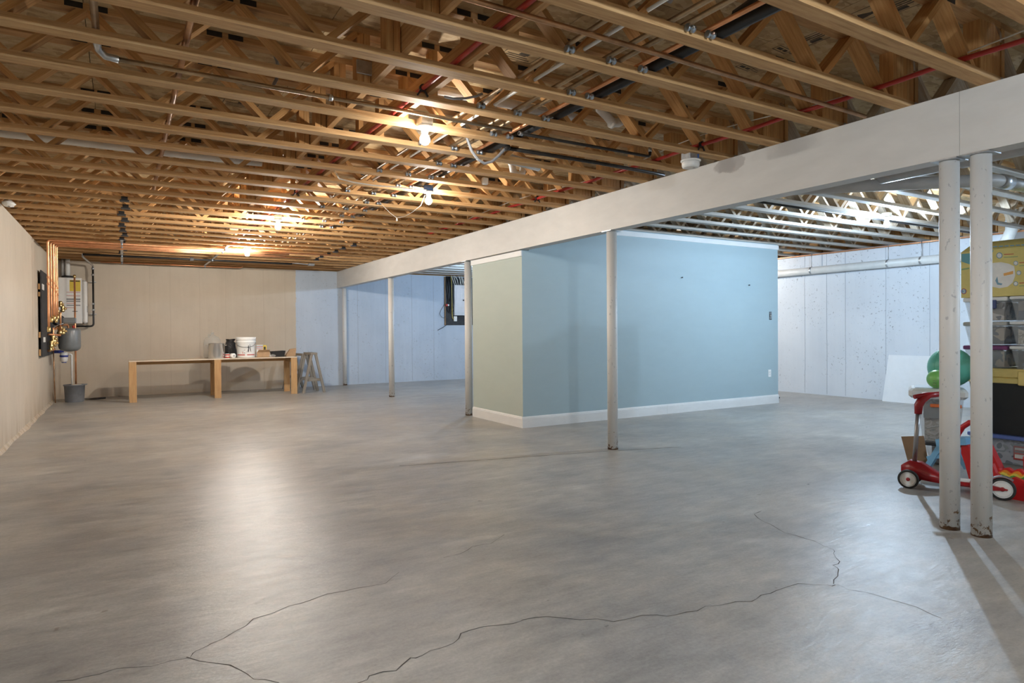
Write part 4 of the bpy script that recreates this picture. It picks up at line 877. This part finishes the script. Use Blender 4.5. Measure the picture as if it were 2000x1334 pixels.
for q, (xa, zb) in enumerate(((7.27, 2.0), (7.30, 1.9), (7.33, 2.05), (7.36, 1.75), (7.39, 1.85))):
    pipe('black_cable', f'{ordinal(q+1)} black cable from the left hanging down the dark board', [(xa-0.02, YB-0.05, 2.70), (xa+rr.uniform(-.03, .03), YB-0.05, 2.4), (xa+rr.uniform(-.03, .03), YB-0.05, (2.4+zb)/2), (xa+rr.uniform(-.04, .04), YB-0.05, zb)], 0.013, 'cable_black', 'cable', 8, 'black cables beside the panel')
pipe('yellow_cable', 'yellow cable running down beside the breaker box', [(7.37, YB-0.08, 2.70), (7.39, YB-0.07, 2.5), (7.40, YB-0.06, 1.75), (7.41, YB-0.06, 1.62), (7.455, YB-0.05, 1.57)], 0.009, 'cable_yellow', 'cable', 8)
pipe('wire_coil', 'thin wire looping off the left edge of the dark board', [atY(x, y, YB-0.03) for x, y in ((869, 592), (866, 598), (861, 606), (859, 613), (862, 619), (867, 621), (871, 618))], 0.005, 'cable_black', 'cable', 6)
pipe('wire_coil', 'dark wire coil on the dark board left of the breaker box', [(7.36+0.09*math.cos(a), YB-0.045-0.001*a, 1.85+0.10*math.sin(a)) for a in [i*0.5 for i in range(26)]], 0.009, 'cable_black', 'cable', 8)
sp_ = thing('wire_splitter', 'small red and white splitter on the dark board', 'fitting', (7.25, YB-0.06, 1.95))
MB().rbox(-0.03, 0.02, -0.02, 0.02, -0.03, 0.03, 0.004).build('red_body', 'ink_red', sp_)
MB().rbox(0.02, 0.06, -0.02, 0.02, -0.02, 0.02, 0.004).build('white_body', 'white_plastic', sp_)
pipe('ground_wire', 'dark wire stub poking out below the dark board', [atY(855, 645, YB-0.03), atY(866, 639, YB-0.03), atY(873, 634, YB-0.03)], 0.008, 'cable_black', 'cable', 6)

# ---------------------------------------------------------------- partition details
oc = thing('wall_outlet', 'white outlet low on the blue partition', 'outlet', (9.395, PY0, 0.515))
MB().rbox(-0.037, 0.037, -0.006, 0, -0.062, 0.062, 0.003).build('cover_plate', 'white_plastic', oc)
for zz in (-0.03, 0.008): MB().rbox(-0.016, 0.016, -0.0085, -0.005, zz, zz+0.024, 0.003).build('socket', 'lid_clear', oc)
sw = thing('open_switch_box', 'uncovered wall box with bare switches on the blue partition', 'switch', (9.425, PY0, 1.49))
MB().box(-0.032, 0.032, -0.001, 0.0, -0.068, 0.068).build('opening', 'black_plastic', sw)
for x, zz in ((-0.02, 0.03), (0.004, 0.03), (-0.02, -0.055), (0.004, -0.055)): MB().box(x, x+0.016, -0.006, -0.001, zz, zz+0.03).build('terminal', 'galvanised', sw)
MB().box(-0.014, 0.014, -0.01, -0.001, -0.018, 0.02).build('toggle', 'lid_grey', sw)
for px, lb in (((1331, 542), 'small dark nail in the middle of the blue partition'), ((1462, 557), 'small dark hook near the right end of the blue partition')):
    q = atY(*px, PY0); tag(MB().cyl((q.x, PY0, q.z), (q.x, PY0-0.02, q.z), 0.006, 8).lathe([(0.011, 0), (0.011, 0.004)], (q.x, PY0-0.02, q.z), (0, -1, 0), 8).build('wall_nail', 'iron_black'), lb, 'nail')
q = atz(1527, 780, 0)
tag(MB().rbox(q.x-0.05, q.x+0.09, q.y+0.1, q.y+0.16, 0, 0.035, 0.008).build('dark_scrap', 'black_plastic'), 'small dark scrap on the floor behind the end of the blue partition', 'scrap')

# ---------------------------------------------------------------- right wall and right ceiling
sp = thing('sewer_pipe', 'long white drain pipe along the right wall below the ceiling', 'pipe')
MB().tube([(XR-0.11, 4.72, 2.385), (XR-0.11, 8.0, 2.378), (XR-0.11, 15.2, 2.36)], 0.068, 20).build('pipe_run', 'pvc_white', sp)
for px in (1585, 1735, 1800):
    y = atX(px, 520, XR-0.11).y
    MB().lathe([(0.073, -0.015), (0.073, 0.015)], (XR-0.11, y, 2.38), (0, 1, 0), 20).build('strap', 'galvanised', sp)
    MB().cyl((XR-0.11, y, 2.44), (XR-0.11, y, TB), 0.006, 8).build('rod', 'galvanised', sp)
for dx, lb in ((0.05, 'upper copper pipe along the top of the right wall'), (0.09, 'outer copper pipe along the top of the right wall')):
    pipe('copper_line', lb, [(XR-dx, 3.0, TB-0.025), (XR-dx, 8.0, TB-0.025), (XR-dx, 14.0, TB-0.03)], 0.011, 'copper', group='copper pipes on the right wall')
big = thing('grey_drain', 'large grey drain pipe with elbows below the trusses right of the beam', 'pipe')
e1 = Vector((6.70, 2.72, 2.585))
MB().tube([e1+Vector((-1.5, 1.5, 0.02)), e1+Vector((-0.7, 0.7, 0.01)), e1+Vector((-0.12, 0.12, 0)), e1+Vector((0, 0.03, 0)), e1+Vector((0.14, 0.01, 0)), e1+Vector((0.3, 0, 0))], 0.057, 20).build('pipe_run', 'pvc_grey', big)
MB().tube([e1+Vector((0.1, 0.01, 0)), e1+Vector((0.24, 0.0, 0))], 0.066, 20).build('hub', 'galvanised', big)
MB().tube([e1+Vector((0.2, 0, 0)), e1+Vector((2.4, 0, 0.03))], 0.058, 20).build('pipe_run', 'galvanised', big)
up2 = thing('grey_drain', 'grey drain pipe with printed line under the trusses beside the near columns', 'pipe')
MB().tube([(5.72, -1.0, 2.60), (5.72, 2.0, 2.595), (5.72, 3.2, 2.59)], 0.057, 20).build('pipe_run', 'pvc_grey', up2)
MB().lathe([(0.064, -0.06), (0.064, 0.06)], (5.72, 2.5, 2.593), (0, 1, 0), 20).build('coupling', 'pvc_grey', up2)
for k in range(9): MB().box(5.664, 5.6655, 1.95+k*0.045, 1.975+k*0.045, 2.605, 2.613).build('printed_mark', 'ink_black', up2)
eb2 = thing('white_elbow', 'white drain elbow coming out of the ceiling above the yellow carton', 'pipe')
ew = [atY(x, y, 4.38) for x, y in ((1976, 436), (1975, 450), (1970, 462))]+[Vector((XR-0.13, 4.52, 2.47)), Vector((XR-0.11, 4.68, 2.40)), Vector((XR-0.11, 4.80, 2.385))]
MB().tube([ew[0]+Vector((0, 0, 0.2))]+ew, 0.076, 16).build('elbow', 'pvc_white', eb2)
MB().lathe([(0.084, -0.04), (0.084, 0.04)], ew[0], (0, 0, 1), 16).build('collar', 'pvc_white', eb2)
pipe('black_line', 'dark pipe under the trusses beside the cool white bulb', [(4.6, 4.90, TB+0.02), (8.0, 4.90, TB+0.02), (11.3, 4.90, TB+0.02)], 0.018, 'iron_black')
q0, q1 = atX(1729, 784, XR-0.16), atX(1836, 792, XR-0.16)
fb = thing('foam_board', 'white foam board leaning against the right wall', 'board')
MB().hexa([(XR-0.16, 5.2, 0), (XR-0.13, 5.2, 0), (XR-0.13, 6.30, 0), (XR-0.16, 6.30, 0), (XR-0.045, 5.2, 0.80), (XR-0.015, 5.2, 0.80), (XR-0.015, 6.25, 0.80), (XR-0.045, 6.25, 0.80)]).build('panel', 'foam_white', fb)

# ---------------------------------------------------------------- storage corner
SX, SY1, SY0 = 6.93, 3.10, 1.75
def bin_body(x0, x1, y0, y1, z0_, z1_, tp=0.03):
    return MB().loft([[(x0+tp, y0+tp, z0_), (x1-tp, y0+tp, z0_), (x1-tp, y1-tp, z0_), (x0+tp, y1-tp, z0_)], [(x0, y0, z1_), (x1, y0, z1_), (x1, y1, z1_), (x0, y1, z1_)], [(x0+.004, y0+.004, z1_), (x1-.004, y0+.004, z1_), (x1-.004, y1-.004, z1_), (x0+.004, y1-.004, z1_)], [(x0+tp+.004, y0+tp+.004, z0_+.004), (x1-tp-.004, y0+tp+.004, z0_+.004), (x1-tp-.004, y1-tp-.004, z0_+.004), (x0+tp+.004, y1-tp-.004, z0_+.004)]])
def storage_bin(name, lb, y0, y1, z0_, z1_, lid, lh, body='clear_plastic', x1=7.42, tp=0.03, fill=None, fl=0.75, over=0.012, clip=None):
    t_ = thing(name, lb, 'bin', (0, 0, 0), 0, 'stacked storage bins')
    bin_body(SX+over, x1-over, y0+over, y1-over, z0_, z1_-lh, tp).build('body', body, t_)
    MB().rbox(SX, x1, y0, y1, z1_-lh, z1_, min(0.006, lh/3)).build('lid', lid, t_)
    if clip: MB().rbox(SX-0.012, SX+0.004, (y0+y1)/2-0.10, (y0+y1)/2+0.10, z1_-lh-0.07, z1_-lh+0.01, 0.004).build('clip', clip, t_)
    return t_
def filling(lb, y0, y1, z0_, z1_, mat, x1=7.38, x0=None, sd=1):
    rnd = random.Random(sd); x0 = SX+0.048 if x0 is None else x0; mb = MB(); nx, ny = 9, 10
    top = [[(x0+(x1-x0)*i/nx, y0+(y1-y0)*j/ny, z1_-rnd.uniform(0, 0.22)*(z1_-z0_)) for j in range(ny+1)] for i in range(nx+1)]
    for i in range(nx+1):
        for j in range(ny+1): mb.v.append(top[i][j])
    o = len(mb.v)
    for i in range(nx+1):
        for j in range(ny+1): mb.v.append((top[i][j][0], top[i][j][1], z0_))
    W_ = ny+1
    for i in range(nx):
        for j in range(ny):
            a = i*W_+j; mb.face([a, a+1, a+W_+1, a+W_], None, 0, True); mb.face([o+a, o+a+W_, o+a+W_+1, o+a+1])
    for i in range(nx):
        for j in (0, ny): a = i*W_+j; mb.face([a, a+W_, o+a+W_, o+a])
    for j in range(ny):
        for i in (0, nx): a = i*W_+j; mb.face([a, a+1, o+a+1, o+a])
    ob = mb.build('packed_clothes', mat); ob['label'] = lb; ob['category'] = 'clothes'; return stuff(ob)
storage_bin('storage_bin', 'low clear bin with a blue lid at the bottom of the stack', SY0, 3.06, 0.0, 0.272, 'lid_blue', 0.035, x1=7.5)
filling('clear bags and grey toys packed in the bin with the blue lid', SY0+.07, 2.99, 0.012, 0.22, 'cloth_toys', x1=7.42, sd=2)
pk2 = thing('red_package', 'small red and white printed package behind the clear side of the lowest bin', 'packet')
qy = atX(1988, 885, SX).y
MB().box(SX+0.030, SX+0.045, qy-0.045, qy+0.045, 0.06, 0.185).build('card', 'ink_red', pk2)
for a in ((0.150, 0.170, 'print_white'), (0.125, 0.140, 'ink_grey'), (0.075, 0.11, 'print_white')): MB().box(SX+0.0285, SX+0.030, qy-0.035, qy+0.035, a[0], a[1]).build('printed_patch', a[2], pk2)
storage_bin('storage_bin', 'large black bin with a yellow lid under the small clear bins', SY0, 3.075, 0.275, 0.885, 'lid_yellow', 0.0, 'bin_black', x1=7.5, tp=0.05) if False else None
bb = thing('storage_bin', 'large black bin with a yellow lid under the small clear bins', 'bin', (0, 0, 0), 0, 'stacked storage bins')
bin_body(SX+0.02, 7.48, SY0+0.02, 3.05, 0.275, 0.78, 0.04).build('body', 'bin_black', bb)
lid = MB().rbox(SX-0.01, 7.51, SY0, 3.075, 0.752, 0.80, 0.008).build('lid', 'lid_yellow', bb)
MB().rbox(SX+0.0, 7.5, SY0+0.01, 3.00, 0.80, 0.885, 0.012).build('lid_top', 'lid_yellow', bb)
MB().rbox(SX-0.03, SX+0.01, 2.50, 2.64, 0.74, 0.87, 0.008).build('latch', 'lid_yellow', bb)
ysp = 2.722
lev = [(0.887, 1.095), (1.097, 1.320), (1.322, 1.548)]
for (a, b_, lidL, lidR, la, lr) in ((0.887, 1.095, 'lid_purple', 'lid_clear', 'clear bin with a purple lid in the lower row of the stack', 'clear bin with a pale lid in the lower row, at the right'),
        (1.097, 1.320, 'lid_grey', 'lid_clear', 'clear bin with a grey lid in the middle row of the stack', 'clear bin in the middle row with a pale folded pillow inside'),
        (1.322, 1.548, 'lid_clear', 'lid_clear', 'clear bin with a navy clip in the top row, left', 'clear bin in the top row, right, under the yellow carton')):
    storage_bin('storage_bin', la, ysp+0.008, SY1-0.005, a, b_, lidL, 0.038, clip='lid_navy' if a > 1.3 else None)
    storage_bin('storage_bin', lr, SY0+0.4, ysp-0.008, a, b_, lidR, 0.028)
filling('dark clothes seen through the lower clear bin', ysp+.05, SY1-.06, 0.90, 1.056, 'cloth_dark', sd=3)
filling('dark clothes seen through the lower right clear bin', SY0+.46, ysp-.06, 0.90, 1.06, 'cloth_dark', sd=4)
filling('mixed clothes seen through the middle clear bin', ysp+.05, SY1-.06, 1.11, 1.280, 'cloth_dark', sd=5)
filling('pale pillow seen through the middle right clear bin', SY0+.46, ysp-.06, 1.11, 1.26, 'cloth_cream', sd=6)
filling('light clothes seen through the top left clear bin', ysp+.05, SY1-.06, 1.335, 1.505, 'cloth_mixed', sd=7)
filling('brown fabric seen through the top right clear bin', SY0+.46, ysp-.06, 1.335, 1.515, 'cloth_mixed', sd=8)
# yellow carton
yc = thing('yellow_carton', 'big yellow printed carton on top of the bins', 'carton', (0, 0, 0))
CYa, CYb, CZa, CZb = SY0+0.1, 3.108, 1.552, 1.99
MB().box(SX, 7.42, CYa, CYb, CZa, CZb).build('carton_body', 'carton_yellow', yc)
MB().hexa([(SX, CYa, CZb), (SX+.004, CYa, CZb), (SX+.004, CYb, CZb), (SX, CYb, CZb), (SX+.10, CYa, CZb+0.085), (SX+.104, CYa, CZb+0.085), (SX+.104, CYb-0.06, CZb+0.085), (SX+.10, CYb-0.06, CZb+0.085)]).build('flap', 'carton_yellow', yc)
def cpatch(polypx, mat, name, d=0.0012, parent=None):
    pts = [atX(x, y, SX) for x, y in polypx]; return MB().prism([(p.y, p.z) for p in pts], SX-d, SX-0.0002, 'YZ').build(name, mat, parent or yc)
def circ(cx, cy, rx, ry, n=24): return [(cx+rx*math.cos(2*math.pi*i/n), cy+ry*math.sin(2*math.pi*i/n)) for i in range(n)]
cpatch([(1878, 496), (1905, 494), (1930, 490), (1941, 489), (1936, 497), (1920, 512), (1905, 518), (1893, 516), (1878, 511)], 'carton_teal', 'printed_banner')
ci = cpatch([(1925, 521), (1935, 514), (1955, 512), (1970, 515), (1981, 520), (1983, 538), (1978, 552), (1968, 560), (1952, 563), (1938, 560), (1928, 550)], 'print_white', 'printed_picture')
cpatch([(1944, 548), (1948, 556), (1956, 557), (1958, 554), (1950, 552), (1948, 540)], 'print_blue', 'picture_detail', 0.002, ci)
cpatch([(1960, 534), (1979, 529), (1979, 535), (1961, 539)], 'print_orange', 'picture_detail', 0.002, ci)
for (cx, cy, rr_) in ((1952, 499, 6), (1984, 514, 4.5), (1990, 533, 4.5), (1984, 554, 4.5)):
    g_ = cpatch(circ(cx, cy, rr_, rr_), 'print_blue', 'printed_badge'); cpatch(circ(cx, cy, rr_*0.75, rr_*0.75), 'print_white', 'badge_face', 0.002, g_)
for (x0_, x1_, y_) in ((1961, 1980, 497), (1991, 2002, 513.5), (1991, 2002, 553)):
    cpatch([(x0_, y_-0.8), (x1_, y_-1.6), (x1_, y_-0.4), (x0_, y_+0.6)], 'ink_red', 'printed_line')
    cpatch([(x0_, y_+5), (x1_+8, y_+3.5), (x1_+8, y_+4.8), (x0_, y_+6.5)], 'print_green', 'printed_line')
g_ = cpatch(circ(1882.5, 569, 5.6, 5.6), 'ink_red', 'numbered_badge'); cpatch(circ(1882.5, 569, 4.6, 4.6), 'print_blue', 'badge_face', 0.002, g_)
q = atX(1882.5, 569, SX); nb = MB()
for (ya, za, yb, zb) in ((.008, .014, -.006, .014), (-.006, .014, -.002, .002), (-.002, .002, -.008, -.006), (-.008, -.006, -.002, -.014), (-.002, -.014, .008, -.013)):
    nb.bar((SX-0.0026, q.y+ya, q.z+za), (SX-0.0026, q.y+yb, q.z+zb), 0.005, 0.001, (1, 0, 0))
nb.build('badge_number', 'print_white', g_)
cpatch([(1878, 525), (1893, 522.5), (1893, 525.5), (1878, 528)], 'print_green', 'printed_line')
for k in range(6): cpatch([(1940+k*11, 481-k*0.7), (1948+k*11, 480.5-k*0.7), (1948+k*11, 482.5-k*0.7), (1940+k*11, 483-k*0.7)], 'print_blue', 'printed_letter', 0.004)
# grey tote and what is on and around it
TA = Vector((6.28, 3.26, 0)); tux = Vector((0.46, -0.888, 0)); tuy = Vector((0.888, 0.46, 0)); trz = math.atan2(-0.888, 0.46)
def TP(u, v_, z=0.0): return TA+tux*u+tuy*v_+Vector((0, 0, z))
TW, TD = 0.46, 0.42
gt = thing('grey_tote', 'grey lidded tote beside the tall stack, with balls on top', 'bin', TA, trz)
bin_body(0.07, TW-0.03, 0.03, TD-0.03, 0.20, 0.635, 0.04).build('body', 'clear_plastic', gt)
ld = MB().rbox(0, TW, 0, TD, 0.612, 0.705, 0.025).build('lid', 'lid_clear', gt)
MB().rbox(0.05, TW-0.05, 0.05, TD-0.05, 0.70, 0.711, 0.004).build('lid_panel', 'tote_grey', ld)
MB().rbox(0.17, TW-0.05, 0.020, 0.032, 0.535, 0.565, 0.004).build('orange_strip', 'orange_plastic', gt)
def loc_fill(lb, u0, u1, v0, v1, za, zb, mat, sd):
    f_ = filling(lb, v0, v1, za, zb, mat, x0=u0, x1=u1, sd=sd); f_.location = TA; f_.rotation_euler = (0, 0, trz); return f_
loc_fill('cream shaggy rug packed in the grey tote', 0.13, TW-0.09, 0.09, TD-0.09, 0.215, 0.42, 'cloth_cream', 9)
loc_fill('dark blanket on the rug in the grey tote', 0.12, TW-0.08, 0.08, TD-0.08, 0.425, 0.59, 'grey_enamel', 10)
wbn = thing('white_bin', 'small pale bin with a dark lid under the grey tote', 'bin', TA, trz)
bin_body(0.13, TW-0.03, 0.03, TD-0.03, 0.0, 0.185, 0.04).build('body', 'clear_plastic', wbn)
MB().rbox(0.10, TW-0.02, 0.02, TD-0.02, 0.180, 0.198, 0.005).build('lid', 'bin_black', wbn)
loc_fill('grey things packed in the small pale bin', 0.19, TW-0.09, 0.09, TD-0.09, 0.012, 0.14, 'cloth_toys', 11)
c0_ = TP(0.03, 0.0)-tuy*0.03
def CW(u, v_, z): return tuple(TP(u, v_, z))
tag(MB().hexa([CW(0.0, -0.06, 0), CW(0.16, -0.05, 0), CW(0.16, -0.045, 0), CW(0.0, -0.055, 0), CW(-0.06, -0.012, 0.25), CW(0.12, -0.010, 0.27), CW(0.12, -0.005, 0.27), CW(-0.06, -0.007, 0.25)]).build('cardboard_sheet', 'cardboard_dark'), 'brown cardboard sheet leaning against the bins behind the scooter', 'cardboard')
rt = 0.185
tb = thing('exercise_ball', 'large teal ball on the grey tote', 'ball', TP(0.335, 0.26, 0.711+rt*0.99))
MB().sphere((0, 0, 0), rt, 32, 20).build('ball_skin', 'ball_teal', tb)
MB().tube([(rt*0.955*math.cos(a), 0.3*rt, rt*0.955*math.sin(a)) for a in [i*0.2618 for i in range(25)]], 0.004, 6).build('seam', 'ball_teal', tb)
rg = 0.085
g2 = thing('play_ball', 'small green ball in front of the teal ball', 'ball', TP(0.225, 0.02, 0.711+rg*0.99), trz)
MB().sphere((0, 0, 0), rg, 28, 16).build('ball_skin', 'ball_green', g2)
for k in range(3): MB().box(-0.035, -0.005-k*0.004, -rg-0.0005, -rg+0.012, -0.01-k*0.018, -0.004-k*0.018).build('printed_line', 'print_green', g2)
# ---------------------------------------------------------------- scooter
fdir = Vector((-0.336, 0.942, 0)); ang = math.atan2(fdir.y, fdir.x)
sc0 = Vector((5.41, 2.48, 0))-Vector((-0.942, -0.336, 0))*0.12
sct = thing('toy_scooter', 'red toddler scooter with white wheels and a grey steering pole', 'scooter', sc0, ang)
def wheel(x, y, r, out):
    w_ = MB().lathe([(r*0.78, -0.017), (r*0.95, -0.017), (r, -0.010), (r, 0.010), (r*0.95, 0.017), (r*0.78, 0.017)], (x, y, r), (0, 1, 0), 28, cap=False).build('wheel', 'rubber', sct)
    MB().lathe([(r*0.80, -0.012), (r*0.80, 0.012)], (x, y, r), (0, 1, 0), 24).build('wheel_disc', 'white_plastic', w_)
    MB().lathe([(r*0.62, 0), (r*0.66, 0.004), (r*0.70, 0)], (x, y+out*0.012, r), (0, out, 0), 24, cap=False).build('wheel_ring', 'lid_clear', w_)
    MB().lathe([(r*0.2, 0.0), (r*0.18, 0.008), (r*0.05, 0.011)], (x, y+out*0.012, r), (0, out, 0), 14).build('hub_cap', 'toy_red', w_)
wheel(0.297, 0.12, 0.073, 1); wheel(0.297, -0.12, 0.073, -1); wheel(-0.297, 0.12, 0.082, 1)
MB().cyl((0.297, -0.10, 0.073), (0.297, 0.10, 0.073), 0.016, 10).build('axle', 'steel_tube', sct)
MB().loft([[(0.36, -0.03, 0.10), (0.36, 0.03, 0.10), (0.36, 0.03, 0.16), (0.36, -0.03, 0.16)], [(0.30, -0.06, 0.075), (0.30, 0.06, 0.075), (0.30, 0.045, 0.205), (0.30, -0.045, 0.205)], [(0.22, -0.075, 0.07), (0.22, 0.075, 0.07), (0.22, 0.05, 0.195), (0.22, -0.05, 0.195)], [(0.12, -0.075, 0.06), (0.12, 0.075, 0.06), (0.12, 0.06, 0.13), (0.12, -0.06, 0.13)], [(0.02, -0.07, 0.055), (0.02, 0.07, 0.055), (0.02, 0.065, 0.085), (0.02, -0.065, 0.085)]], sm=True).build('front_cowl', 'toy_red', sct)
MB().rbox(-0.24, 0.06, -0.07, 0.08, 0.055, 0.088, 0.012).build('deck', 'toy_red', sct)
for k in range(2): MB().rbox(-0.20, 0.04, -0.05+k*0.06, -0.005+k*0.06, 0.086, 0.098, 0.004).build('grip_strip', 'white_plastic', sct)
MB().loft([[(-0.10, 0.08, 0.055), (-0.10, 0.115, 0.06), (-0.10, 0.115, 0.105), (-0.10, 0.08, 0.11)], [(-0.24, 0.11, 0.065), (-0.24, 0.15, 0.068), (-0.24, 0.15, 0.102), (-0.24, 0.11, 0.105)], [(-0.33, 0.14, 0.079), (-0.33, 0.15, 0.08), (-0.33, 0.15, 0.086), (-0.33, 0.14, 0.087)]]).build('rear_fairing', 'toy_red', sct)
MB().loft([[(-0.297+0.098*math.cos(a), y, 0.082+0.098*math.sin(a)) for a in [0.3+i*0.25 for i in range(9)]]+[(-0.297+0.090*math.cos(a), y, 0.082+0.090*math.sin(a)) for a in [2.3-i*0.25 for i in range(9)]] for y in (0.095, 0.145)]).build('mudguard', 'steel_tube', sct)
MB().cyl((0.27, 0, 0.19), (0.245, 0, 0.60), 0.0165, 14).build('steering_pole', 'steel_tube', sct)
# handlebar head in world directions, then brought into the scooter frame
inv = Matrix.Rotation(-ang, 4, 'Z')
def L(v): return inv @ Vector(v)
top = Vector((0.245, 0, 0.58)); rgt = L(RT)
hd = MB().loft([[top+L(q) for q in ((-.024, -.024, z), (.024, -.024, z), (.024, .024, z), (-.024, .024, z))] for z in (0, 0.06)] , sm=True)
hd = MB().tube([top, top+rgt*0.005+Vector((0, 0, .07)), top+rgt*0.03+Vector((0, 0, .115)), top+rgt*0.09+Vector((0, 0, .15)), top+rgt*0.18+Vector((0, 0, .158))], [0.026, 0.032, 0.034, 0.024, 0.020], 14)
hb = hd.build('handlebar_head', 'toy_red', sct)
MB().tube([top-rgt*0.03+Vector((0, 0, .135)), top+rgt*0.06+Vector((0, 0, .155)), top+rgt*0.19+Vector((0, 0, .163))], 0.017, 12).build('grip', 'toy_red', sct)

# ---------------------------------------------------------------- red slide toy
ts = thing('slide_toy', 'red and blue toddler slide toy with a rainbow beside the scooter', 'toy', (0, 0, 0))
def pxpoly(px, x0, x1, name, mat):
    pts = [atX(x, y, x0) for x, y in px]; return MB().prism([(q.y, max(q.z, 0.0)) for q in pts], x0, x1, 'YZ').build(name, mat, ts)
BASE = [(1938, 906), (1945, 924), (1955, 932), (1966, 937), (1980, 932), (2000, 941), (2030, 950), (2050, 972), (2000, 984), (1962, 976), (1942, 962)]
pxpoly(BASE, 5.60, 5.64, 'slide_side', 'toy_red_bright')
_b = [atX(x, y, 5.60) for x, y in BASE]
MB().prism([(q.y, max(q.z, 0.0)) for q in _b], 6.11, 6.15, 'YZ').build('slide_side', 'toy_red_bright', ts)
MB().box(5.64, 6.11, min(q.y for q in _b)+0.05, max(q.y for q in _b)-0.03, 0.01, 0.03).build('slide_floor', 'toy_red_bright', ts)
for k, mt in enumerate(('rainbow_red', 'rainbow_orange', 'rainbow_yellow', 'rainbow_green', 'rainbow_blue')):
    w0 = [(1951+4*i, 919+k*4.2+1.2*i*0.35-7*abs(math.sin((4*i-4+k*2)/23*math.pi))) for i in range(18)]
    a = [atX(x, y, 5.76) for x, y in w0]; b_ = [atX(x, y+(30 if k == 4 else 8), 5.76) for x, y in w0]
    MB().prism([(q.y, q.z) for q in a]+[(q.y, max(q.z, 0.03)) for q in reversed(b_)], 5.76-0.014*k, 5.80-0.014*k, 'YZ').build('rainbow_band', mt, ts)
def tb_(px, X, w_, mat, name, t=0.05):
    a, b2 = atX(*px[0], X), atX(*px[1], X); return MB().bar(a, b2, t, w_, (0, 0, 1)).build(name, mat, ts)
pxpoly([(1877, 862), (1886, 861), (1892, 874), (1897, 905), (1900, 935), (1893, 938), (1884, 905), (1877, 885)], 6.02, 6.10, 'side_rail', 'toy_red_bright')
pxpoly([(1930, 870), (1938, 886), (1956, 922), (1948, 926), (1938, 922), (1926, 890)], 5.98, 6.06, 'side_rail', 'toy_red_bright')
MB().tube([atX(x, y, 6.06) for x, y in ((1866, 868), (1871, 848), (1880, 834), (1894, 825), (1910, 826), (1924, 842), (1934, 874))], 0.022, 12).build('hand_rail', 'toy_red_bright', ts)
tb_(((1812, 912), (1846, 858)), 6.15, 0.045, 'toy_blue', 'ladder_leg')
tb_(((1842, 862), (1900, 860)), 6.12, 0.055, 'toy_blue', 'platform', 0.25)
tb_(((1858, 862), (1890, 915)), 6.2, 0.04, 'toy_blue', 'ladder_leg')
tb_(((1818, 893), (1862, 888)), 6.2, 0.03, 'toy_blue', 'ladder_step', 0.14)
MB().sphere(atX(1942, 932, 5.62), 0.022, 12, 8).build('blue_knob', 'toy_blue', ts)

# ---------------------------------------------------------------- left wall foot and insulation
mb = MB(); rr = random.Random(8); ysx = [YF+0.4*i for i in range(46)]; prof = []
for y in ysx: w_ = 0.03+rr.uniform(-0.012, 0.025); prof.append([(XL-0.01, y, 0.0), (XL+w_, y, 0.0), (XL+w_*0.5, y, 0.02+rr.uniform(0, 0.015)), (XL-0.01, y, 0.05)])
mb.loft(prof); struct(mb.build('trim_7', 'cream_wall'))
it = atX(24, 410, -1.02)
tag(crumple(MB().sphere((0, 0, 0), 0.07, 14, 10, (0.8, 1.8, 0.5)), 0.015, 12).build('insulation_tuft', 'pvc_white', None, (-1.05, it.y, TB-0.005)), 'white tuft of insulation at the top of the left wall', 'insulation')

# ---------------------------------------------------------------- more services on the left
bx_ = atz(352, 130, 2.80).x
pipe('service_pipe', 'brown pipe crossing the trusses at the left, between conduit elbow and plank', [(bx_, 1.2, z0+0.045), (bx_, 4.0, z0+0.045), (bx_, 7.8, z0+0.045)], 0.018, 'copper_dull')
for k, y in enumerate(YK):
    for x, y0_, y1_, lb in ((0.03, 8.0, 13.6, 'left'), (3.30, 10.5, 13.2, 'right')):
        if not y0_ < y < y1_: continue
        h_ = thing('pipe_bracket', f'black plastic bracket under the {ordinal(nT-k)} truss from the back wall, {lb} row', 'bracket', (x+random.uniform(-.03, .03), y, TB), 0, 'black brackets under the far trusses')
        MB().rbox(-0.045, 0.045, -0.006, CD+0.004, -0.012, 0.0, 0.002).build('saddle', 'black_plastic', h_)
        MB().box(-0.03, 0.03, -0.007, -0.001, -0.005, 0.032).build('tab', 'black_plastic', h_)
